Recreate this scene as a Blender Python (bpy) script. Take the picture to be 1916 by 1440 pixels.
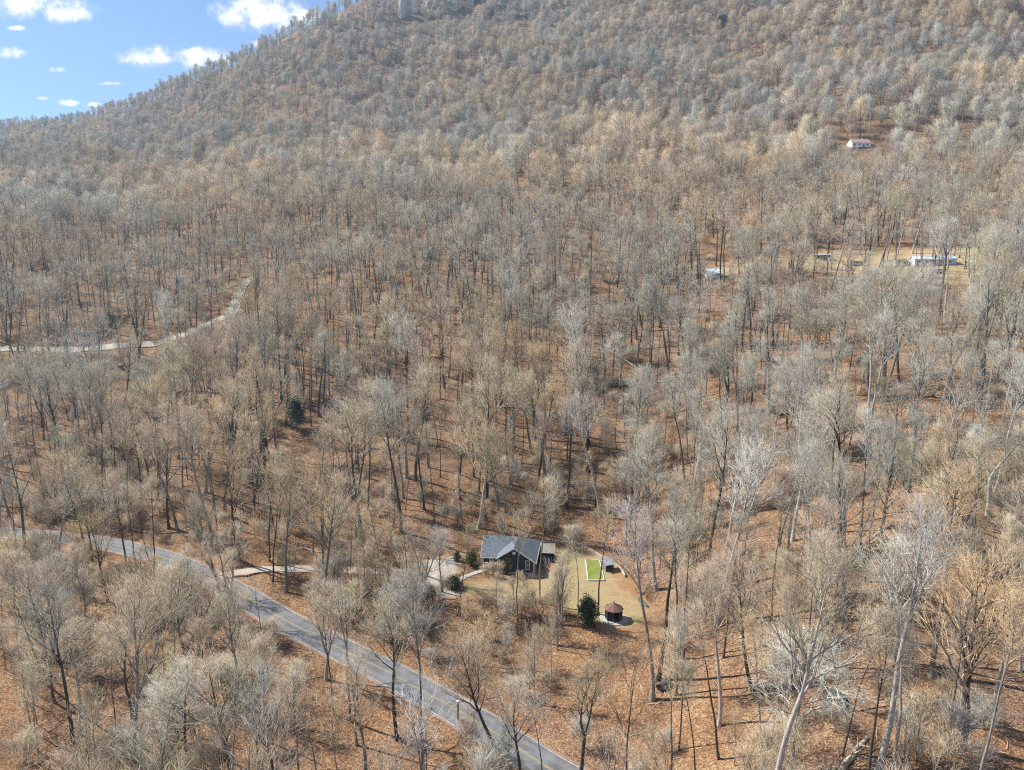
import bpy, bmesh, math, random
import numpy as np
from mathutils import Vector, Matrix
for o in list(bpy.data.objects): bpy.data.objects.remove(o)
scene = bpy.context.scene
R = math.radians

# ------------------------------------------------------------------ camera
HC = 58.0; PITCH = R(9.0); FPX = 1295.0; CX, CY = 958.0, 720.0
cd = bpy.data.cameras.new('camera'); cam = bpy.data.objects.new('camera', cd)
scene.collection.objects.link(cam); scene.camera = cam
cam.location = (0, 0, HC); cam.rotation_euler = (R(90) - PITCH, 0, 0)
cd.sensor_fit = 'HORIZONTAL'; cd.angle = 2 * math.atan(CX / FPX)
cd.clip_start = 1.0; cd.clip_end = 20000

# ------------------------------------------------------------------ light
SUN_EL = R(46); SUN_AZ = math.atan2(-0.91, 0.41)          # measured from +Y towards +X
to_sun = Vector((math.sin(SUN_AZ) * math.cos(SUN_EL), math.cos(SUN_AZ) * math.cos(SUN_EL), math.sin(SUN_EL)))
sd = bpy.data.lights.new('sun', 'SUN'); sun = bpy.data.objects.new('sun', sd)
scene.collection.objects.link(sun)
sd.energy = 3.5; sd.angle = R(0.6); sd.color = (1.0, 0.955, 0.865)
sun.rotation_euler = to_sun.to_track_quat('Z', 'Y').to_euler(); sun.location = (-300, 100, 400)

def pix_dir(u, v):
    du = (u - CX) / FPX; dv = (CY - v) / FPX
    return np.array([du, math.cos(PITCH) + dv * math.sin(PITCH), -math.sin(PITCH) + dv * math.cos(PITCH)])

# sky: Nishita with scattered small cumulus on its dome
world = bpy.data.worlds.new('World'); scene.world = world; world.use_nodes = True
wt = world.node_tree; wt.nodes.clear()
def wn(t, **k):
    n = wt.nodes.new(t)
    for a, b in k.items(): setattr(n, a, b)
    return n
def wmath(op, a, b=None, c=None, clamp=False):
    n = wn('ShaderNodeMath', operation=op); n.use_clamp = clamp
    for i, x in enumerate((a, b, c)):
        if x is None: continue
        if isinstance(x, (int, float)): n.inputs[i].default_value = x
        else: wt.links.new(x, n.inputs[i])
    return n.outputs[0]
out = wn('ShaderNodeOutputWorld'); bg = wn('ShaderNodeBackground')
sky = wn('ShaderNodeTexSky', sky_type='NISHITA'); sky.sun_disc = False
sky.sun_elevation = SUN_EL; sky.sun_rotation = SUN_AZ % (2 * math.pi)
sky.altitude = 2000; sky.air_density = 1.0; sky.dust_density = 0.0; sky.ozone_density = 4.0
tc = wn('ShaderNodeTexCoord')
sep = wn('ShaderNodeSeparateXYZ'); wt.links.new(tc.outputs['Generated'], sep.inputs[0])
yy = wmath('MAXIMUM', sep.outputs[1], 0.02)
ax = wmath('DIVIDE', sep.outputs[0], yy); ez = wmath('DIVIDE', sep.outputs[2], yy)
comb = wn('ShaderNodeCombineXYZ'); wt.links.new(ax, comb.inputs[0]); wt.links.new(ez, comb.inputs[1])
nz = wn('ShaderNodeTexNoise'); nz.inputs['Scale'].default_value = 34; nz.inputs['Detail'].default_value = 7; nz.inputs['Roughness'].default_value = 0.62
wt.links.new(comb.outputs[0], nz.inputs['Vector'])
nv = wmath('MULTIPLY', wmath('SUBTRACT', nz.outputs[0], 0.50), 4.6)
CLOUDS = [(45, 0, 85, 34), (120, 14, 58, 26), (485, 20, 92, 38), (550, 30, 62, 18), (278, 107, 58, 22), (372, 110, 74, 20), (325, 112, 60, 14), (18, 98, 30, 12),
          (107, 129, 20, 7), (80, 183, 14, 4), (127, 192, 22, 7), (176, 195, 14, 5), (484, 82, 17, 8), (205, 156, 26, 4), (30, 52, 16, 5),
          (-160, 90, 90, 24), (-90, 185, 30, 7), (330, -90, 120, 40), (700, -150, 90, 30)]
mask = None
for (u, v, w, h) in CLOUDS:
    d = pix_dir(u, v); d2 = pix_dir(u + w, v); d3 = pix_dir(u, v - h)
    a0, e0 = d[0] / d[1], d[2] / d[1]; aw = d2[0] / d2[1] - a0; eh = d3[2] / d3[1] - e0
    q = wn('ShaderNodeVectorMath', operation='MULTIPLY_ADD'); wt.links.new(comb.outputs[0], q.inputs[0])
    q.inputs[1].default_value = (1 / aw, 1 / eh, 0); q.inputs[2].default_value = (-a0 / aw, -e0 / eh, 0)
    l = wn('ShaderNodeVectorMath', operation='DOT_PRODUCT'); wt.links.new(q.outputs[0], l.inputs[0]); wt.links.new(q.outputs[0], l.inputs[1])
    mask = l.outputs['Value'] if mask is None else wmath('MINIMUM', mask, l.outputs['Value'])
mask = wmath('ADD', wmath('SUBTRACT', 1.0, mask), nv)
front = wmath('GREATER_THAN', sep.outputs[1], 0.03)
# the rest of the dome: the same kind of clouds from a plane noise
zz = wmath('MAXIMUM', sep.outputs[2], 0.04)
c2 = wn('ShaderNodeCombineXYZ'); wt.links.new(wmath('DIVIDE', sep.outputs[0], zz), c2.inputs[0]); wt.links.new(wmath('DIVIDE', sep.outputs[1], zz), c2.inputs[1])
n2 = wn('ShaderNodeTexNoise'); n2.inputs['Scale'].default_value = 1.3; n2.inputs['Detail'].default_value = 7; wt.links.new(c2.outputs[0], n2.inputs['Vector'])
m2 = wmath('MULTIPLY', wmath('SUBTRACT', n2.outputs[0], 0.60), 9.0, clamp=True)
m2 = wmath('MULTIPLY', m2, wmath('LESS_THAN', sep.outputs[1], 0.03))
cm = wn('ShaderNodeMapRange', interpolation_type='SMOOTHSTEP'); wt.links.new(mask, cm.inputs[0]); cm.inputs[1].default_value = -0.5; cm.inputs[2].default_value = 1.4
cmask = wmath('MAXIMUM', wmath('MULTIPLY', wmath('MULTIPLY', cm.outputs[0], front), 0.94), m2)
shr = wn('ShaderNodeMapRange'); wt.links.new(mask, shr.inputs[0]); shr.inputs[1].default_value = 0.2; shr.inputs[2].default_value = 0.9
ccol = wn('ShaderNodeMix', data_type='RGBA'); wt.links.new(shr.outputs[0], ccol.inputs[0])
ccol.inputs[6].default_value = (5.4, 5.7, 6.2, 1); ccol.inputs[7].default_value = (8.2, 8.2, 8.2, 1)
mixc = wn('ShaderNodeMix', data_type='RGBA'); wt.links.new(cmask, mixc.inputs[0])
wt.links.new(sky.outputs[0], mixc.inputs[6]); wt.links.new(ccol.outputs[2], mixc.inputs[7])
wt.links.new(mixc.outputs[2], bg.inputs[0]); bg.inputs[1].default_value = 0.066
wt.links.new(bg.outputs[0], out.inputs[0])
world.cycles.sampling_method = 'NONE'

# ------------------------------------------------------------------ exposure and render settings
vs = scene.view_settings; vs.view_transform = 'Standard'; vs.look = 'None'; vs.gamma = 1.0; vs.use_curve_mapping = False
vs.exposure = 1.3
cy = scene.cycles
cy.max_bounces = 4; cy.diffuse_bounces = 3; cy.glossy_bounces = 2; cy.transmission_bounces = 2; cy.volume_bounces = 0; cy.transparent_max_bounces = 4
cy.caustics_reflective = False; cy.caustics_refractive = False
cy.use_light_tree = False; cy.sample_clamp_indirect = 2.0; cy.use_denoising = False; cy.use_adaptive_sampling = False
cy.volume_step_rate = 1.0
cy.pixel_filter_type = 'BLACKMAN_HARRIS'; cy.filter_width = 1.15

rng = np.random.default_rng(7); random.seed(7)
col = scene.collection

# ------------------------------------------------------------------ terrain
def slope(v):
    d = pix_dir(CX, v); return d[2] / d[1]
COLS = {
 -900: [(1440,80),(1000,156),(900,180),(820,210),(750,240),(655,295),(560,360),(480,430),(430,520),(402,610),(350,820),(330,1050),(300,1380),(285,1700)],
 0:    [(1440,80),(1000,152),(900,176),(820,206),(750,236),(655,288),(560,345),(480,410),(430,490),(402,570),(341,820),(302,1050),(264,1380),(237,1700)],
 150:  [(1440,80),(1010,148),(900,174),(820,205),(750,235),(650,285),(560,340),(480,402),(430,480),(400,560),(338,800),(298,1000),(262,1300),(236,1600)],
 200:  [(1440,79.5),(1020,144),(900,174),(820,204),(750,234),(645,284),(560,338),(480,401),(428,485),(395,580),(333,820),(290,1025),(250,1300),(231,1570)],
 250:  [(1440,79),(1030,141),(900,173),(820,202),(750,232),(640,282),(560,335),(480,400),(425,490),(390,600),(328,840),(280,1050),(235,1300),(212,1520)],
 330:  [(1440,79),(1050,135),(900,172),(820,200),(750,230),(640,280),(560,330),(480,400),(420,500),(380,620),(320,860),(262,1080),(210,1280),(174,1450)],
 420:  [(1440,79),(1100,124),(1000,146),(900,173),(820,198),(750,226),(640,270),(550,330),(470,405),(400,510),(340,640),(270,840),(200,1060),(140,1320)],
 520:  [(1440,79),(1150,113),(1050,135),(950,160),(850,188),(755,222),(650,262),(540,330),(450,420),(380,540),(300,720),(220,900),(150,1060),(88,1250)],
 700:  [(1440,79),(1290,95),(1150,113),(1040,137),(960,158),(850,186),(755,216),(650,254),(530,322),(445,400),(365,520),(275,690),(180,890),(90,1050),(0,1170),(-8,1210)],
 830:  [(1440,79),(1290,95),(1150,113),(1040,137),(960,158),(850,185),(755,213),(650,250),(523,317),(442,392),(357,510),(262,685),(165,895),(70,1100),(-30,1260),(-60,1330)],
 960:  [(1440,79),(1290,95),(1150,113),(1040,137),(960,158),(850,185),(755,212),(650,248),(520,315),(440,385),(350,500),(250,680),(150,900),(50,1150),(-50,1380),(-75,1480)],
 1180: [(1440,77.5),(1290,93),(1150,112.5),(1040,137),(960,156),(850,181),(755,205),(650,240),(550,288),(500,328),(440,378),(350,490),(250,650),(150,840),(50,1050),(-50,1260),(-75,1350)],
 1400: [(1440,71),(1290,85),(1150,101),(1040,118),(960,133),(850,157),(755,181),(650,216),(560,260),(500,308),(440,355),(400,405),(330,500),(250,620),(150,780),(50,950),(-50,1120),(-100,1220)],
 1600: [(1440,65),(1200,87),(1000,112),(850,140),(755,163),(650,203),(560,252),(500,300),(440,345),(400,392),(330,480),(263,535),(150,680),(50,820),(-50,980),(-130,1120)],
 1750: [(1440,62),(1200,84),(1000,106),(850,130),(755,150),(650,190),(560,240),(500,285),(440,332),(400,380),(330,470),(263,520),(150,640),(50,760),(-50,890),(-150,1060)],
 1950: [(1440,61),(1200,82),(1000,104),(850,127),(755,146),(650,184),(560,235),(500,282),(440,330),(400,375),(330,460),(263,512),(150,630),(50,745),(-50,870),(-150,1040)],
 2900: [(1440,61),(1200,82),(1000,104),(850,127),(755,146),(650,184),(560,235),(500,282),(440,330),(400,375),(330,460),(263,512),(150,630),(50,745),(-50,870),(-100,1000)],
}
NL = 420; LY = np.linspace(math.log(18), math.log(3400), NL); YG = np.exp(LY)
def gsmooth(a, s, axis=0):
    k = int(4 * s) + 1; t = np.arange(-k, k + 1); w = np.exp(-t * t / (2 * s * s)); w /= w.sum()
    pad = [(0, 0)] * a.ndim; pad[axis] = (k, k)
    p = np.pad(a, pad, mode='edge')
    return np.apply_along_axis(lambda r: np.convolve(r, w, mode='valid'), axis, p)
us = sorted(COLS); prof = []
for u in us:
    Y = [p[1] for p in COLS[u]]; Z = [HC + p[1] * slope(p[0]) for p in COLS[u]]
    Y = [18, Y[0] * .7] + Y; Z = [Z[0] + .5, Z[0] + .2] + Z
    yl, zl = Y[-1], Z[-1]
    Y += [yl * 1.12, yl * 1.35, 3400]; Z += [zl - 8, zl - 60, max(20, zl - 420)]
    prof.append(np.interp(LY, np.log(Y), Z))
prof = gsmooth(np.array(prof), 3.0, 1)
AG = np.linspace(-1.5, 1.5, 601); acol = np.array([(u - CX) / FPX for u in us])
ZG = np.array([np.interp(AG, acol, prof[:, j]) for j in range(NL)])      # [Y, a]
ZG = gsmooth(ZG, 4.0, 1)
def base_z(x, y):
    x = np.asarray(x, float); y = np.asarray(y, float)
    yc = np.clip(y, 18.5, 3390); a = np.clip(x / np.maximum(yc, 40), -1.499, 1.499)
    fi = (np.log(yc) - LY[0]) / (LY[1] - LY[0]); fj = (a - AG[0]) / (AG[1] - AG[0])
    i = np.clip(fi.astype(int), 0, NL - 2); j = np.clip(fj.astype(int), 0, 599)
    p = fi - i; q = fj - j
    return (ZG[i, j] * (1 - p) + ZG[i + 1, j] * p) * (1 - q) + (ZG[i, j + 1] * (1 - p) + ZG[i + 1, j + 1] * p) * q
_perm = np.random.default_rng(3).random((256, 256))
def vnoise(x, y):
    xi = np.floor(x).astype(int); yi = np.floor(y).astype(int); fx = x - xi; fy = y - yi
    fx = fx * fx * (3 - 2 * fx); fy = fy * fy * (3 - 2 * fy)
    g = lambda a, b: _perm[a & 255, b & 255]
    return (g(xi, yi) * (1 - fx) + g(xi + 1, yi) * fx) * (1 - fy) + (g(xi, yi + 1) * (1 - fx) + g(xi + 1, yi + 1) * fx) * fy - 0.5
def sn(x, y): return float(vnoise(np.array(x), np.array(y)))
def sstep(e0, e1, x):
    t = np.clip((x - e0) / (e1 - e0), 0, 1); return t * t * (3 - 2 * t)
ZL = ZG.tolist()
def base_s(x, y):
    y = min(max(y, 18.5), 3390.); a = min(max(x / max(y, 40.), -1.499), 1.499)
    fi = (math.log(y) - LY[0]) / (LY[1] - LY[0]); fj = (a - AG[0]) / (AG[1] - AG[0]); i = min(int(fi), NL - 2); j = min(int(fj), 599); p = fi - i; q = fj - j
    return (ZL[i][j] * (1 - p) + ZL[i + 1][j] * p) * (1 - q) + (ZL[i][j + 1] * (1 - p) + ZL[i + 1][j + 1] * p) * q
def hit(u, v, f=base_s):
    d = [float(x) for x in pix_dir(u, v)]; t = 20.0; pt = t
    while t < 3300:
        if HC + d[2] * t / d[1] < f(d[0] * t / d[1], t): break
        pt = t; t *= 1.006
    lo, hi = pt, t
    for _ in range(22):
        m = .5 * (lo + hi)
        if HC + d[2] * m / d[1] < f(d[0] * m / d[1], m): hi = m
        else: lo = m
    return np.array([d[0] * hi / d[1], hi])
def seg_dist(x, y, P):
    """distance to a polyline and the z of its nearest point (P: n x 3)"""
    best = np.full(np.shape(x), 1e9); bz = np.zeros(np.shape(x))
    for a, b in zip(P[:-1], P[1:]):
        dx, dy = b[0] - a[0], b[1] - a[1]; L = dx * dx + dy * dy
        t = np.clip(((x - a[0]) * dx + (y - a[1]) * dy) / L, 0, 1)
        d = np.hypot(x - a[0] - t * dx, y - a[1] - t * dy)
        m = d < best; best = np.where(m, d, best); bz = np.where(m, a[2] + t * (b[2] - a[2]), bz)
    return best, bz
def spline(P, n=12):
    P = [P[0]] + list(P) + [P[-1]]; o = []
    for i in range(1, len(P) - 2):
        p0, p1, p2, p3 = map(np.asarray, P[i - 1:i + 3])
        for t in np.linspace(0, 1, n, endpoint=False):
            o.append(.5 * (2 * p1 + (p2 - p0) * t + (2 * p0 - 5 * p1 + 4 * p2 - p3) * t * t + (3 * p1 - p0 - 3 * p2 + p3) * t ** 3))
    o.append(np.asarray(P[-1], float)); return np.array(o)
def path_from_pix(px, sm=6, lift=0.0):
    c = spline([hit(*p) for p in px], 5); sm = sm * .45; z = base_z(c[:, 0], c[:, 1])
    z = gsmooth(z, sm) + lift
    return np.column_stack([c, z])
ROAD = path_from_pix([(1230,1570),(1110,1490),(1030,1440),(945,1385),(860,1331),(794,1295),(727,1259),(627,1207),(534,1159),(434,1103),(334,1052),(267,1031),(167,1011),(60,1000),(-60,992),(-260,980)], 8)
DRIVE = path_from_pix([(408,1079),(450,1068),(500,1064),(560,1064),(620,1064),(690,1067),(750,1070),(800,1072)], 5)
_k = np.clip(np.hypot(DRIVE[:, 0] - DRIVE[0, 0], DRIVE[:, 1] - DRIVE[0, 1]) / 9., 0, 1); DRIVE[:, 2] = DRIVE[:, 2] * _k + (seg_dist(DRIVE[:, 0], DRIVE[:, 1], ROAD)[1] + .03) * (1 - _k)
LANE = path_from_pix([(-160,668),(-40,657),(60,655),(160,655),(250,648),(300,638),(350,624),(400,603),(432,588),(440,572),(446,556),(452,540),(462,528),(480,518)], 5, .7)
LAWN_PX = [(838,1112),(866,1088),(905,1080),(985,1082),(1008,1060),(1030,1052),(1012,1022),(1075,1019),(1112,1026),(1140,1044),(1166,1068),(1192,1104),(1236,1118),(1222,1150),(1190,1178),(1140,1186),(1090,1162),(1040,1142),(990,1136),(930,1133),(872,1122)]
PAD_PX = [(778,1046),(838,1034),(866,1040),(868,1066),(838,1090),(872,1108),(868,1121),(822,1122),(786,1108),(764,1082)]
CLEAR_PX = [(1300,505),(1330,490),(1440,480),(1560,465),(1760,462),(1900,458),(1940,510),(1850,545),(1700,530),(1560,512),(1420,508),(1330,524)]
def poly_xy(px): return np.array([hit(*p) for p in px])
LAWN, PAD, CLEARING = poly_xy(LAWN_PX), poly_xy(PAD_PX), poly_xy(CLEAR_PX)
def poly_sd(x, y, P):
    """signed distance to polygon, negative inside"""
    x = np.asarray(x, float); y = np.asarray(y, float)
    d = np.full(x.shape, 1e9); ins = np.zeros(x.shape, bool)
    for a, b in zip(P, np.roll(P, -1, 0)):
        dx, dy = b - a; t = np.clip(((x - a[0]) * dx + (y - a[1]) * dy) / (dx * dx + dy * dy), 0, 1)
        d = np.minimum(d, np.hypot(x - a[0] - t * dx, y - a[1] - t * dy))
        c = (a[1] > y) != (b[1] > y)
        xi = a[0] + (y - a[1]) / (b[1] - a[1] + 1e-12) * dx
        ins ^= c & (x < xi)
    return np.where(ins, -d, d)
HOUSE_C = hit(950, 1066); LAWN_Z = float(base_z(*HOUSE_C))
def ground_z(x, y):
    x = np.asarray(x, float); y = np.asarray(y, float); shp = x.shape
    x = np.atleast_1d(x); y = np.atleast_1d(y)
    z = base_z(x, y)
    far = sstep(250, 900, y)
    n = vnoise(x / 3.1, y / 3.1) * .35 + vnoise(x / 9 + 7, y / 9) * .9 + vnoise(x / 27, y / 27 + 3) * 2.2
    n = n * sstep(40, 120, y) + far * (vnoise(x / 60 + 5, y / 75) * 15 + vnoise((x + .6 * y) / 150, y / 420 + 9) * 44 * (1 - .6 * sstep(1150, 1350, y)))
    # a ravine on the wooded slope above the road's far end
    near = (y < 420)
    k = np.ones_like(z)
    zz = z.copy()
    if near.any():
        xn, yn = x[near], y[near]; zn = zz[near]; kn = np.ones_like(zn); off = np.zeros_like(zn)
        for P, w, dip in ((DRIVE, 1.9, .1), (ROAD, 3.4, .12)):
            d, pz = seg_dist(xn, yn, P); m = 1 - sstep(w + .3, w + 7, d); kn *= 1 - m
            zn = zn * (1 - m) + (pz - dip) * m
        dl = np.minimum(poly_sd(xn, yn, LAWN), poly_sd(xn, yn, PAD)); dh = np.hypot(xn - HOUSE_C[0], yn - HOUSE_C[1] - 3) - 11
        m = 1 - sstep(0, 9, np.minimum(dl, dh)); kn *= 1 - m
        hy = LAWN_Z + (yn - HOUSE_C[1]) * .02 * (yn < HOUSE_C[1]) + (xn - HOUSE_C[0]) * .015
        zn = zn * (1 - m) + hy * m
        dc = poly_sd(xn, yn, CLEARING); kn *= sstep(-4, 10, dc) * .8 + .2
        d, _ = seg_dist(xn, yn, RAVINE); off = -3.2 * np.exp(-(d / 4.5) ** 2)
        zz[near] = zn + off * kn; k[near] = kn
    r = (zz + n * k).reshape(shp)
    return r if shp else float(r)
RAVINE = path_from_pix([(330,690),(300,740),(285,800),(262,860),(240,900)], 4)
GA = np.linspace(-1.45, 1.45, 560); GY = np.exp(np.linspace(math.log(20), math.log(2050), 520))
_A, _Y = np.meshgrid(GA, GY); _X = _A * _Y; GZ = ground_z(_X, _Y)
_nr = int(np.searchsorted(GY, 620)); _xn, _yn = _X[:_nr], _Y[:_nr]
FIELDS = dict(road=seg_dist(_xn, _yn, ROAD)[0], drive=seg_dist(_xn, _yn, DRIVE)[0], lane=seg_dist(_xn, _yn, LANE)[0], lawn=poly_sd(_xn, _yn, LAWN), pad=poly_sd(_xn, _yn, PAD), clear=poly_sd(_xn, _yn, CLEARING))
FIELDS = {k: f.tolist() for k, f in FIELDS.items()}; FIELDS['z'] = GZ.tolist()
_ly0 = math.log(20); _dly = (math.log(2050) - _ly0) / 519; _da = 2.9 / 559
def look(k, x, y):
    F = FIELDS[k]; y = max(y, 20.01); fi = (math.log(y) - _ly0) / _dly; fj = (min(max(x / y, -1.4499), 1.4499) + 1.45) / _da
    i = min(int(fi), len(F) - 2); j = min(int(fj), 558)
    if k != 'z' and fi > len(F) - 1: return 1e3
    p = min(fi - i, 1.); q = fj - j; a, b = F[i], F[i + 1]
    return (a[j] * (1 - p) + b[j] * p) * (1 - q) + (a[j + 1] * (1 - p) + b[j + 1] * p) * q
def gz(x, y): return look('z', x, y)
def HIT(u, v): p = hit(u, v, gz); return Vector((p[0], p[1], gz(p[0], p[1])))
def proj(x, y, z):
    z = z - HC; d = y * math.cos(PITCH) - z * math.sin(PITCH); up = y * math.sin(PITCH) + z * math.cos(PITCH)
    return CX + FPX * x / d, CY - FPX * up / d, d

# ------------------------------------------------------------------ materials
def mat(name): 
    m = bpy.data.materials.new(name); m.use_nodes = True; m.node_tree.nodes.clear(); return m
class NT:
    def __init__(s, m): s.t = m.node_tree; s.out = s.n('ShaderNodeOutputMaterial'); s.b = s.n('ShaderNodeBsdfPrincipled'); s.l(s.b.outputs[0], s.out.inputs[0])
    def n(s, t, **k):
        q = s.t.nodes.new(t)
        for a, b in k.items(): setattr(q, a, b)
        return q
    def l(s, a, b): s.t.links.new(a, b)
    def noise(s, scale, detail=4, rough=.55, vec=None, obj=False):
        q = s.n('ShaderNodeTexNoise'); q.inputs['Scale'].default_value = scale; q.inputs['Detail'].default_value = detail; q.inputs['Roughness'].default_value = rough
        if vec is None:
            g = s.n('ShaderNodeTexCoord').outputs['Object'] if obj else s.n('ShaderNodeNewGeometry').outputs['Position']
        else: g = vec
        s.l(g, q.inputs['Vector']); return q.outputs[0]
    def ramp(s, fac, stops):
        q = s.n('ShaderNodeValToRGB'); e = q.color_ramp.elements
        while len(e) < len(stops): e.new(.5)
        for i, (p, c) in enumerate(stops): e[i].position = p; e[i].color = (*c, 1) if len(c) == 3 else c
        s.l(fac, q.inputs[0]); return q.outputs[0]
    def mix(s, fac, a, b, mode='MIX'):
        q = s.n('ShaderNodeMix', data_type='RGBA', blend_type=mode)
        for i, x in ((0, fac), (6, a), (7, b)):
            if hasattr(x, 'is_output'): s.l(x, q.inputs[i])
            elif i == 0: q.inputs[0].default_value = x
            else: q.inputs[i].default_value = (*x, 1)
        return q.outputs[2]
    def math(s, op, a, b=0.0, clamp=False):
        q = s.n('ShaderNodeMath', operation=op); q.use_clamp = clamp
        for i, x in enumerate((a, b)):
            if hasattr(x, 'is_output'): s.l(x, q.inputs[i])
            else: q.inputs[i].default_value = x
        return q.outputs[0]
    def attr(s, name, kind='GEOMETRY'):
        q = s.n('ShaderNodeAttribute', attribute_type=kind); q.attribute_name = name; return q
    def done(s, colour, rough=.9, bump=None, bs=.3, bd=.05, spec=.2):
        if hasattr(colour, 'is_output'): s.l(colour, s.b.inputs['Base Color'])
        else: s.b.inputs['Base Color'].default_value = (*colour, 1)
        s.b.inputs['Roughness'].default_value = rough; s.b.inputs['Specular IOR Level'].default_value = spec
        if bump is not None:
            q = s.n('ShaderNodeBump'); q.inputs['Strength'].default_value = bs; q.inputs['Distance'].default_value = bd
            s.l(bump, q.inputs['Height']); s.l(q.outputs[0], s.b.inputs['Normal'])
def simple(name, c, rough=.8, var=.2, scale=6., spec=.25, bs=.15, metal=0.0):
    m = mat(name); t = NT(m); f = t.noise(scale, 5, .6, obj=True)
    lo = tuple(x * (1 - var) for x in c); hi = tuple(min(1, x * (1 + var)) for x in c)
    t.done(t.ramp(f, [(.3, lo), (.7, hi)]), rough, f, bs, .03, spec); t.b.inputs['Metallic'].default_value = metal
    return m
M = {}
def build_ground_material():
    m = mat('leaf_litter'); t = NT(m)
    big = t.noise(.035, 5, .6); mid = t.noise(.22, 4, .6); fine = t.noise(2.6, 3, .7); leaf = t.noise(7.5, 2, .8); vo = t.n('ShaderNodeTexVoronoi'); vo.inputs['Scale'].default_value = 8.0; t.l(t.n('ShaderNodeNewGeometry').outputs['Position'], vo.inputs['Vector']); sv = t.n('ShaderNodeSeparateColor'); t.l(vo.outputs['Color'], sv.inputs[0])
    orange = t.ramp(fine, [(.28, (.135, .070, .036)), (.5, (.295, .165, .088)), (.72, (.45, .295, .175))])
    brown = t.ramp(fine, [(.28, (.095, .056, .035)), (.5, (.235, .145, .092)), (.72, (.39, .27, .185))])
    pale = t.ramp(fine, [(.28, (.17, .105, .06)), (.5, (.34, .225, .13)), (.75, (.48, .36, .24))])
    c = t.mix(t.ramp(big, [(.42, (0, 0, 0)), (.58, (1, 1, 1))]), orange, brown)
    c = t.mix(t.ramp(mid, [(.52, (0, 0, 0)), (.68, (.8, .8, .8))]), c, pale)
    damp = t.noise(.11, 6, .7); c = t.mix(1.0, c, t.ramp(damp, [(.34, (.5, .48, .47)), (.5, (1, 1, 1))]), 'MULTIPLY')
    spk = t.ramp(leaf, [(.3, (.45, .42, .4)), (.5, (1, 1, 1)), (.72, (1.5, 1.45, 1.35))])
    c = t.mix(1.0, c, spk, 'MULTIPLY')
    c = t.mix(1.0, c, t.ramp(sv.outputs[0], [(.0, (.42, .40, .40)), (.45, (.86, .85, .84)), (.8, (1.05, 1.05, 1.05)), (1., (1.7, 1.65, 1.55))]), 'MULTIPLY')
    t.done(c, .95, leaf, .7, .12, .1); M['litter'] = m
build_ground_material()
def grassy(name, cols, edge=True):
    m = mat(name); t = NT(m); f = t.noise(.45, 5, .65); g = t.noise(6, 3, .7); b = t.noise(.12, 3, .5)
    c = t.mix(t.ramp(b, [(.38, (0, 0, 0)), (.62, (1, 1, 1))]), t.ramp(f, [(.35, cols[0]), (.65, cols[1])]), t.ramp(f, [(.35, cols[1]), (.65, cols[2])]))
    c = t.mix(1.0, c, t.ramp(g, [(.3, (.72, .7, .68)), (.7, (1.25, 1.25, 1.2))]), 'MULTIPLY')
    lv = t.noise(1.7, 5, .75); c = t.mix(t.ramp(lv, [(.55, (0, 0, 0)), (.66, (.85, .85, .85))]), c, t.ramp(g, [(.3, (.17, .09, .045)), (.7, (.40, .25, .14))]))
    if edge:
        e = t.attr('edge').outputs['Fac']
        e = t.math('ADD', e, t.math('MULTIPLY', t.math('SUBTRACT', f, .5), 1.6), True)
        c = t.mix(e, c, t.ramp(g, [(.3, (.16, .08, .04)), (.7, (.42, .25, .13))]))
    t.done(c, .95, g, .4, .06, .1); return m
M['lawn'] = grassy('lawn_grass', [(.28, .25, .12), (.38, .305, .175), (.34, .235, .145)])
M['straw'] = grassy('straw_clearing', [(.40, .29, .15), (.46, .35, .2), (.50, .40, .26)])
M['gravel'] = grassy('gravel', [(.34, .31, .27), (.40, .37, .32), (.46, .43, .39)])
M['lane'] = grassy('gravel_lane', [(.38, .365, .33), (.46, .445, .41), (.52, .50, .46)])
M['turf'] = grassy('green_turf', [(.13, .19, .035), (.20, .25, .05), (.27, .29, .075)], False)
def road_mat():
    m = mat('asphalt'); t = NT(m); f = t.noise(.5, 5, .6); g = t.noise(18, 2, .6); e = t.attr('edge').outputs['Fac']
    c = t.ramp(f, [(.3, (.135, .14, .15)), (.7, (.20, .205, .215))])
    c = t.mix(1., c, t.ramp(g, [(.3, (.8, .8, .8)), (.7, (1.2, 1.2, 1.2))]), 'MULTIPLY')
    pt = t.noise(.16, 6, .75); c = t.mix(1., c, t.ramp(pt, [(.4, (.72, .72, .74)), (.52, (1, 1, 1)), (.66, (1.18, 1.17, 1.15))]), 'MULTIPLY')
    # wheel tracks worn paler
    w = t.math('ABSOLUTE', t.math('SUBTRACT', t.math('ABSOLUTE', t.attr('across').outputs['Fac'], 0), .5))
    c = t.mix(t.math('MULTIPLY', t.math('SUBTRACT', .22, w), 1.6, True), c, (.24, .24, .245))
    le = t.math('ADD', e, t.math('MULTIPLY', t.math('SUBTRACT', t.noise(1.1, 4, .7), .56), 2.2), True)
    c = t.mix(le, c, (.34, .2, .11))
    t.done(c, .85, g, .3, .02, .3); return m
M['asphalt'] = road_mat()
def worn(name, c, base):
    m = mat(name); t = NT(m); f = t.noise(3, 5, .7); t.done(t.mix(t.ramp(f, [(.42, (0, 0, 0)), (.6, (1, 1, 1))]), base, c), .8); return m
M['yellow'] = worn('worn_yellow_paint', (.40, .33, .15), (.24, .22, .17)); M['white_line'] = worn('worn_white_paint', (.50, .50, .49), (.28, .28, .28))
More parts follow.
